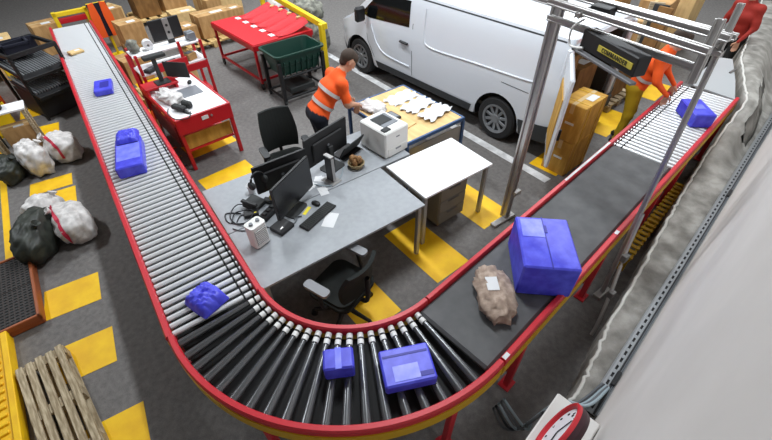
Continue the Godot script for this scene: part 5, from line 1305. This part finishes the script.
	for i in 12:
		var tn := TextMesh.new(); tn.text = str(12 if i == 0 else i); tn.font_size = 16; tn.pixel_size = 0.0018; tn.depth = 0.002
		var a := TAU * i / 12
		var tf: Transform3D = lean * Transform3D(Basis(Vector3.RIGHT, -PI / 2) , Vector3(-sin(a) * 0.125, -0.004, cos(a) * 0.125)) 
		var nu = obj("numeral", tn, M.black, face); nu.transform = lean * Transform3D(Basis(UP, PI) * Basis(Vector3.RIGHT, -PI / 2), Vector3(-sin(a) * 0.125, -0.004, cos(a) * 0.125))
	for h in [[0.075, -1.7, 0.009], [0.11, 0.5, 0.007]]:
		st = S(); box(st, Vector3(0, -0.002, h[0] / 2), Vector3(h[2], 0.003, h[0]), 0.0, lean * Transform3D(Basis(UP, h[1]), Vector3.ZERO)); obj("hand", st, M.black, face)
	# cables from under the bend to the tray
	for i in 5:
		var off := i * 0.028
		var p := curve([Vector3(0.98 + off, 0.34, 1.70), Vector3(1.06 + off, 0.05 + off * 0.4, 1.80 + off), wp(1.50 + off * 0.6, -0.10 + off * 0.3, 0.10 + off), wp(1.60 + off * 0.5, -0.02 + off * 0.3, 0.40 + off), wp(1.72, 0.10 + off * 0.5, 0.52 + off * 0.6), wp(2.0, 0.165 + off * 0.4, 0.492)], 8)
		st = S(); path(st, p, 0.011, 7)
		tag(obj("conduit_cable", st, [M.cable_grey, M.cable, M.cable_pale, M.cable_grey, M.cable_pale][i]), ["grey cable rising from the bend to the tray", "black cable rising from the bend to the tray", "pale blue cable rising from the bend to the tray", "grey cable beside the pale ones rising to the tray", "palest cable on top of the bundle rising to the tray"][i], "cable", "cables between bend and tray")
	# yellow cable guard between conveyor and ledge
	var yg = thing("yellow_guard", "yellow slatted cable guard on the floor between belt conveyor and concrete ledge", "guard", Vector3(3.3, 0, 1.425), 0.15)
	st = S(); box(st, Vector3(0.8, 0.2, -0.04), Vector3(1.7, 0.03, 0.02)); box(st, Vector3(0.8, 0.2, 0.04), Vector3(1.7, 0.03, 0.02)); obj("runner", st, M.yellow, yg)
	for i in 19: st = S(); box(st, Vector3(-0.02 + i * 0.09, 0.225, 0.0), Vector3(0.045, 0.02, 0.12), 0.004); obj("slat", st, M.yellow, yg)
	for x in [0.0, 0.8, 1.6]: st = S(); box(st, Vector3(x, 0.0925, 0.0), Vector3(0.05, 0.185, 0.08)); obj("foot", st, M.yellow, yg)
	var br = thing("conduit_pipe", "thin grey conduit pipe on the floor beside the leaning gate post", "pipe", Vector3(2.6, 0, 1.62))
	st = S(); path(st, curve([Vector3(-0.26, 0.02, 0.10), Vector3(-0.18, 0.12, 0.08), Vector3(-0.02, 0.42, 0.0), Vector3(0.12, 0.75, -0.09), Vector3(0.22, 1.1, -0.15)]), 0.016, 8); obj("pipe", st, M.alu, br)
	for y in [[-0.04, 0.38, 0.02], [0.10, 0.7, -0.07]]: st = S(); box(st, Vector3(y[0], y[1], y[2]), Vector3(0.06, 0.08, 0.05), 0.006); obj("junction", st, M.alu_dark, br)

# ------------------------------------------------------------------ people
func net_mesh(st: SurfaceTool, bones: Array, cell: float, k: float):
	# bones: [a, b, ra, rb, colour]; smooth union meshed as surface nets
	var lo := Vector3.INF; var hi := -Vector3.INF
	for b in bones:
		var r: float = maxf(b[2], b[3]) + 0.03
		lo = lo.min(b[0] - Vector3.ONE * r).min(b[1] - Vector3.ONE * r); hi = hi.max(b[0] + Vector3.ONE * r).max(b[1] + Vector3.ONE * r)
	var nx := int((hi.x - lo.x) / cell) + 2; var ny := int((hi.y - lo.y) / cell) + 2; var nz := int((hi.z - lo.z) / cell) + 2
	var F := PackedFloat32Array(); F.resize(nx * ny * nz); F.fill(1.0)
	var D := PackedFloat32Array(); D.resize(nx * ny * nz); D.fill(1.0)
	var C := PackedInt32Array(); C.resize(nx * ny * nz); C.fill(-1)
	for bi in bones.size():
		var b = bones[bi]
		var a: Vector3 = b[0]; var ab: Vector3 = b[1] - b[0]; var l2 := maxf(ab.length_squared(), 1e-9)
		var r := maxf(b[2], b[3]) + k + cell * 1.5
		var p0 := (a.min(b[1]) - Vector3.ONE * r - lo) / cell; var p1 := (a.max(b[1]) + Vector3.ONE * r - lo) / cell
		var r0: float = b[2]; var dr: float = b[3] - b[2]
		for z in range(maxi(int(p0.z), 0), mini(int(p1.z) + 1, nz)):
			for y in range(maxi(int(p0.y), 0), mini(int(p1.y) + 1, ny)):
				var id := (z * ny + y) * nx
				for x in range(maxi(int(p0.x), 0), mini(int(p1.x) + 1, nx)):
					var q := lo + Vector3(x, y, z) * cell - a
					var t := clampf(q.dot(ab) / l2, 0.0, 1.0)
					var d := (q - ab * t).length() - r0 - dr * t
					var f := F[id + x]
					if d < D[id + x]: D[id + x] = d; C[id + x] = bi
					var h := maxf(k - absf(f - d), 0.0) / k
					F[id + x] = minf(f, d) - h * h * k * 0.25
	var V := {}
	var corner := [0, 1, nx, nx + 1, nx * ny, nx * ny + 1, nx * ny + nx, nx * ny + nx + 1]
	var offs := [Vector3(0, 0, 0), Vector3(1, 0, 0), Vector3(0, 1, 0), Vector3(1, 1, 0), Vector3(0, 0, 1), Vector3(1, 0, 1), Vector3(0, 1, 1), Vector3(1, 1, 1)]
	var edges := [[0, 1], [2, 3], [4, 5], [6, 7], [0, 2], [1, 3], [4, 6], [5, 7], [0, 4], [1, 5], [2, 6], [3, 7]]
	var pos := PackedVector3Array(); var nor := PackedVector3Array(); var col := PackedColorArray()
	for z in nz - 1:
		for y in ny - 1:
			var base := (z * ny + y) * nx
			for x in nx - 1:
				var id := base + x
				var m := 0
				if F[id] >= 0.5 and F[id + 1] >= 0.5: continue
				for c in 8:
					if F[id + corner[c]] < 0.0: m += 1
				if m == 0 or m == 8: continue
				var s := Vector3.ZERO; var cnt := 0
				for e in edges:
					var fa := F[id + corner[e[0]]]; var fb := F[id + corner[e[1]]]
					if (fa < 0.0) != (fb < 0.0): s += offs[e[0]].lerp(offs[e[1]], fa / (fa - fb)); cnt += 1
				var g := Vector3(F[id + 1] - F[id] + F[id + corner[3]] - F[id + corner[2]] + F[id + corner[5]] - F[id + corner[4]] + F[id + corner[7]] - F[id + corner[6]], F[id + corner[2]] - F[id] + F[id + corner[3]] - F[id + 1] + F[id + corner[6]] - F[id + corner[4]] + F[id + corner[7]] - F[id + corner[5]], F[id + corner[4]] - F[id] + F[id + corner[5]] - F[id + 1] + F[id + corner[6]] - F[id + corner[2]] + F[id + corner[7]] - F[id + corner[3]])
				V[id] = pos.size()
				pos.append(lo + (Vector3(x, y, z) + s / cnt) * cell); nor.append(g.normalized())
				var bst := 0
				for c in 8:
					if D[id + corner[c]] < D[id + corner[bst]]: bst = c
				col.append(bones[C[id + corner[bst]]][4])
	var emit := func(i0, i1, i2):
		var ids := [i0, i1, i2]
		var n: Vector3 = (pos[i0] - pos[i2]).cross(pos[i0] - pos[i1])
		if n.dot(nor[i0] + nor[i1] + nor[i2]) < 0: ids = [i0, i2, i1]
		for i in ids: st.set_color(col[i]); st.set_normal(nor[i]); st.add_vertex(pos[i])
	var step := [1, nx, nx * ny]
	for id in V:
		for ax in 3:
			var u: int = step[(ax + 1) % 3]; var v: int = step[(ax + 2) % 3]
			if (F[id] < 0.0) == (F[id + step[ax]] < 0.0): continue
			if not (V.has(id - u) and V.has(id - v) and V.has(id - u - v)): continue
			emit.call(V[id], V[id - u], V[id - u - v]); emit.call(V[id], V[id - u - v], V[id - v])
func hand_bones(wrist: Vector3, fwd: Vector3, palm_n: Vector3, side: float, skin: Color, curl: float) -> Array:
	var r := fwd.cross(palm_n).normalized() * side      # towards the thumb
	var B := []
	for i in 4: B.append([wrist + r * (0.022 - i * 0.015) * 0.6, wrist + fwd * 0.085 + r * (0.03 - i * 0.02), 0.014, 0.011, skin])
	var ln := [0.072, 0.08, 0.074, 0.058]
	for i in 4:
		var p := wrist + fwd * 0.085 + r * (0.03 - i * 0.02)
		var d := fwd.rotated(r * side, 0.0)
		for s in 3:
			d = (d + palm_n * curl * 0.45).normalized()
			var q: Vector3 = p + d * ln[i] * [0.45, 0.3, 0.25][s]
			B.append([p, q, 0.0095 - s * 0.0008, 0.0088 - s * 0.0008, skin]); p = q
	var p2 := wrist + fwd * 0.025 + r * 0.026
	var q2 := p2 + (fwd * 0.6 + r * 0.75).normalized() * 0.04
	B.append([p2, q2, 0.013, 0.011, skin]); B.append([q2, q2 + (fwd + r * 0.2 + palm_n * 0.4).normalized() * 0.032, 0.011, 0.009, skin])
	return B
func person(label: String, at: Vector3, turn: float, J: Dictionary, shirt: Color, legs: Color, hairm, sleeve: Color):
	# joints are Vector3(right, up, forward)
	var t = thing("person", label, "person", at, turn)
	var P := func(n) -> Vector3: var v: Vector3 = J[n]; return Vector3(v.x, v.y, -v.z)
	var skin := Color8(196, 148, 122).srgb_to_linear()
	shirt = shirt.srgb_to_linear(); legs = legs.srgb_to_linear(); sleeve = sleeve.srgb_to_linear()
	var shoe := Color8(40, 40, 44).srgb_to_linear()
	var pel: Vector3 = P.call("pelvis"); var ch: Vector3 = P.call("chest"); var nk: Vector3 = P.call("neck"); var hd: Vector3 = P.call("head")
	var B := []
	B.append([pel + Vector3(-0.07, 0, 0), pel + Vector3(0.07, 0, 0), 0.115, 0.115, legs])
	B.append([pel.lerp(ch, 0.15) + Vector3(-0.06, 0, 0), pel.lerp(ch, 0.15) + Vector3(0.06, 0, 0), 0.115, 0.115, shirt])
	B.append([pel.lerp(ch, 0.5) + Vector3(-0.06, 0, 0), pel.lerp(ch, 0.5) + Vector3(0.06, 0, 0), 0.112, 0.112, shirt])
	B.append([pel.lerp(ch, 0.5), ch, 0.12, 0.125, shirt]); B.append([ch + Vector3(-0.075, 0, 0), ch + Vector3(0.075, 0, 0), 0.12, 0.12, shirt])
	B.append([ch, nk, 0.11, 0.07, shirt]); B.append([nk, nk.lerp(hd, 0.7), 0.055, 0.052, skin])
	for s in ["l", "r"]:
		var sh: Vector3 = P.call("sh_" + s); var el: Vector3 = P.call("el_" + s); var wr: Vector3 = P.call("wr_" + s)
		B.append([nk.lerp(ch, 0.3), sh, 0.075, 0.068, shirt]); B.append([sh, el.lerp(sh, 0.25), 0.062, 0.052, sleeve]); B.append([el.lerp(sh, 0.3), el, 0.048, 0.043, sleeve if J.get("long", false) else skin])
		B.append([el, wr, 0.042, 0.028, sleeve if J.get("long", false) else skin])
		var hp: Vector3 = P.call("hip_" + s); var kn: Vector3 = P.call("kn_" + s); var an: Vector3 = P.call("an_" + s)
		B.append([hp, kn, 0.095, 0.066, legs]); B.append([kn, an, 0.064, 0.046, legs]); B.append([an + Vector3(0, -0.03, 0.05), an + Vector3(0, -0.045, -0.13), 0.042, 0.036, shoe])
	var st := S()
	net_mesh(st, B, 0.018, 0.045)
	# head
	var up: Vector3 = (hd - nk).normalized()
	var f: Vector3 = P.call("look"); f = (f - up * f.dot(up)).normalized()
	var rr := f.cross(up).normalized()
	var hb := [[hd + up * 0.035 - f * 0.015, hd + up * 0.03 + f * 0.01, 0.088, 0.08, skin], [hd + f * 0.03 - up * 0.02, hd + f * 0.045 - up * 0.075, 0.062, 0.042, skin], [hd - up * 0.06, hd - up * 0.12, 0.055, 0.055, skin], [hd + f * 0.088 + up * 0.015, hd + f * 0.108 - up * 0.022, 0.010, 0.014, skin], [hd + f * 0.088 - up * 0.055 - rr * 0.015, hd + f * 0.088 - up * 0.055 + rr * 0.015, 0.011, 0.011, Color8(160, 92, 84).srgb_to_linear()]]
	for s in [-1, 1]:
		hb.append([hd + rr * s * 0.083 + up * 0.02, hd + rr * s * 0.088 - up * 0.02 - f * 0.01, 0.014, 0.010, skin])
		hb.append([hd + f * 0.074 + rr * s * 0.03 + up * 0.014, hd + f * 0.076 + rr * s * 0.034 + up * 0.014, 0.012, 0.012, Color8(70, 52, 46).srgb_to_linear()])
	net_mesh(st, hb, 0.008, 0.02)
	for s in ["l", "r"]:
		var el: Vector3 = P.call("el_" + s); var wr: Vector3 = P.call("wr_" + s)
		var fw: Vector3 = ((wr - el).normalized() + P.call("hand_dir")).normalized()
		var pn := (Vector3.DOWN - fw * fw.dot(Vector3.DOWN)).normalized()
		net_mesh(st, hand_bones(wr, fw, pn, 1.0 if s == "l" else -1.0, skin, 0.7), 0.0045, 0.012)
	obj("body", st, M.body, t)
	# hair
	var hs := S()
	net_mesh(hs, [[hd + up * 0.055 - f * 0.03, hd + up * 0.06 + f * 0.02, 0.088, 0.078, Color.WHITE], [hd - f * 0.05 + up * 0.02, hd - f * 0.05 - up * 0.03, 0.072, 0.055, Color.WHITE]], 0.009, 0.03)
	obj("hair", hs, hairm, t)
	return [t, pel, ch, nk]
func band(t: Node3D, c: Vector3, axis: Vector3, rx: float, rz: float, called = "reflective_band"):
	var y := axis.normalized(); var x := (Vector3.RIGHT - y * y.x).normalized(); var z := x.cross(y)
	var st := S()
	for i in 28:
		var q := []
		for e in [[i, -0.022], [i + 1, -0.022], [i + 1, 0.022], [i, 0.022]]:
			var a: float = TAU * e[0] / 28
			q.append(c + x * cos(a) * rx + z * sin(a) * rz + y * e[1])
		poly(st, q, c)
	obj(called, st, M.reflective, t)
func people():
	var orange := Color8(246, 92, 22)
	# worker bending over the packing table
	var J := {"pelvis": Vector3(0, 0.88, -0.02), "chest": Vector3(0, 1.16, 0.2), "neck": Vector3(0, 1.33, 0.34), "head": Vector3(0, 1.45, 0.46), "look": Vector3(0, -0.7, 1), "hand_dir": Vector3(0, -0.3, -0.8),
		"sh_l": Vector3(-0.18, 1.27, 0.29), "el_l": Vector3(-0.23, 1.02, 0.30), "wr_l": Vector3(-0.16, 0.92, 0.50), "sh_r": Vector3(0.18, 1.27, 0.29), "el_r": Vector3(0.23, 1.03, 0.32), "wr_r": Vector3(0.12, 0.93, 0.50),
		"hip_l": Vector3(-0.09, 0.86, -0.02), "kn_l": Vector3(-0.10, 0.48, 0.03), "an_l": Vector3(-0.11, 0.085, -0.02), "hip_r": Vector3(0.09, 0.86, -0.02), "kn_r": Vector3(0.10, 0.48, 0.04), "an_r": Vector3(0.12, 0.085, 0.02)}
	var r = person("person in orange high visibility shirt and dark trousers bending over the packing table", Vector3(1.66, 0, -2.02), -PI / 2 - 0.15, J, orange, Color8(28, 30, 46), M.hair, orange)
	band(r[0], r[1].lerp(r[2], 0.45), r[2] - r[1], 0.19, 0.135); band(r[0], r[1].lerp(r[2], 0.95), r[2] - r[1], 0.212, 0.142)
	# worker at the far belt
	var K := J.duplicate()
	K.merge({"chest": Vector3(0, 1.2, 0.10), "neck": Vector3(0, 1.39, 0.17), "head": Vector3(0, 1.53, 0.23), "sh_l": Vector3(-0.18, 1.33, 0.14), "el_l": Vector3(-0.25, 1.08, 0.2), "wr_l": Vector3(-0.2, 0.92, 0.38), "sh_r": Vector3(0.18, 1.33, 0.14), "el_r": Vector3(0.25, 1.08, 0.2), "wr_r": Vector3(0.2, 0.92, 0.38), "long": true}, true)
	r = person("person in orange high visibility jacket with hand on the belt rail near the gate", Vector3(5.55, 0, -0.02), PI + 0.25, K, orange, Color8(196, 164, 30), M.hair, orange)
	band(r[0], r[1].lerp(r[2], 0.45), r[2] - r[1], 0.19, 0.135)
	var Q := J.duplicate()
	Q.merge({"chest": Vector3(0, 1.2, 0.02), "neck": Vector3(0, 1.40, 0.03), "head": Vector3(0, 1.55, 0.05), "look": Vector3(0, -0.2, 1), "sh_l": Vector3(-0.18, 1.34, 0.02), "el_l": Vector3(-0.25, 1.08, 0.02), "wr_l": Vector3(-0.22, 0.88, 0.18), "sh_r": Vector3(0.18, 1.34, 0.02), "el_r": Vector3(0.25, 1.08, 0.02), "wr_r": Vector3(0.22, 0.88, 0.18), "long": true}, true)
	r = person("person in dark red jacket and black trousers standing at the far end of the rollers", Vector3(8.55, 0, -0.05), PI / 2 - 0.3, Q, Color8(150, 34, 26), Color8(26, 26, 26), M.hair, Color8(150, 34, 26))
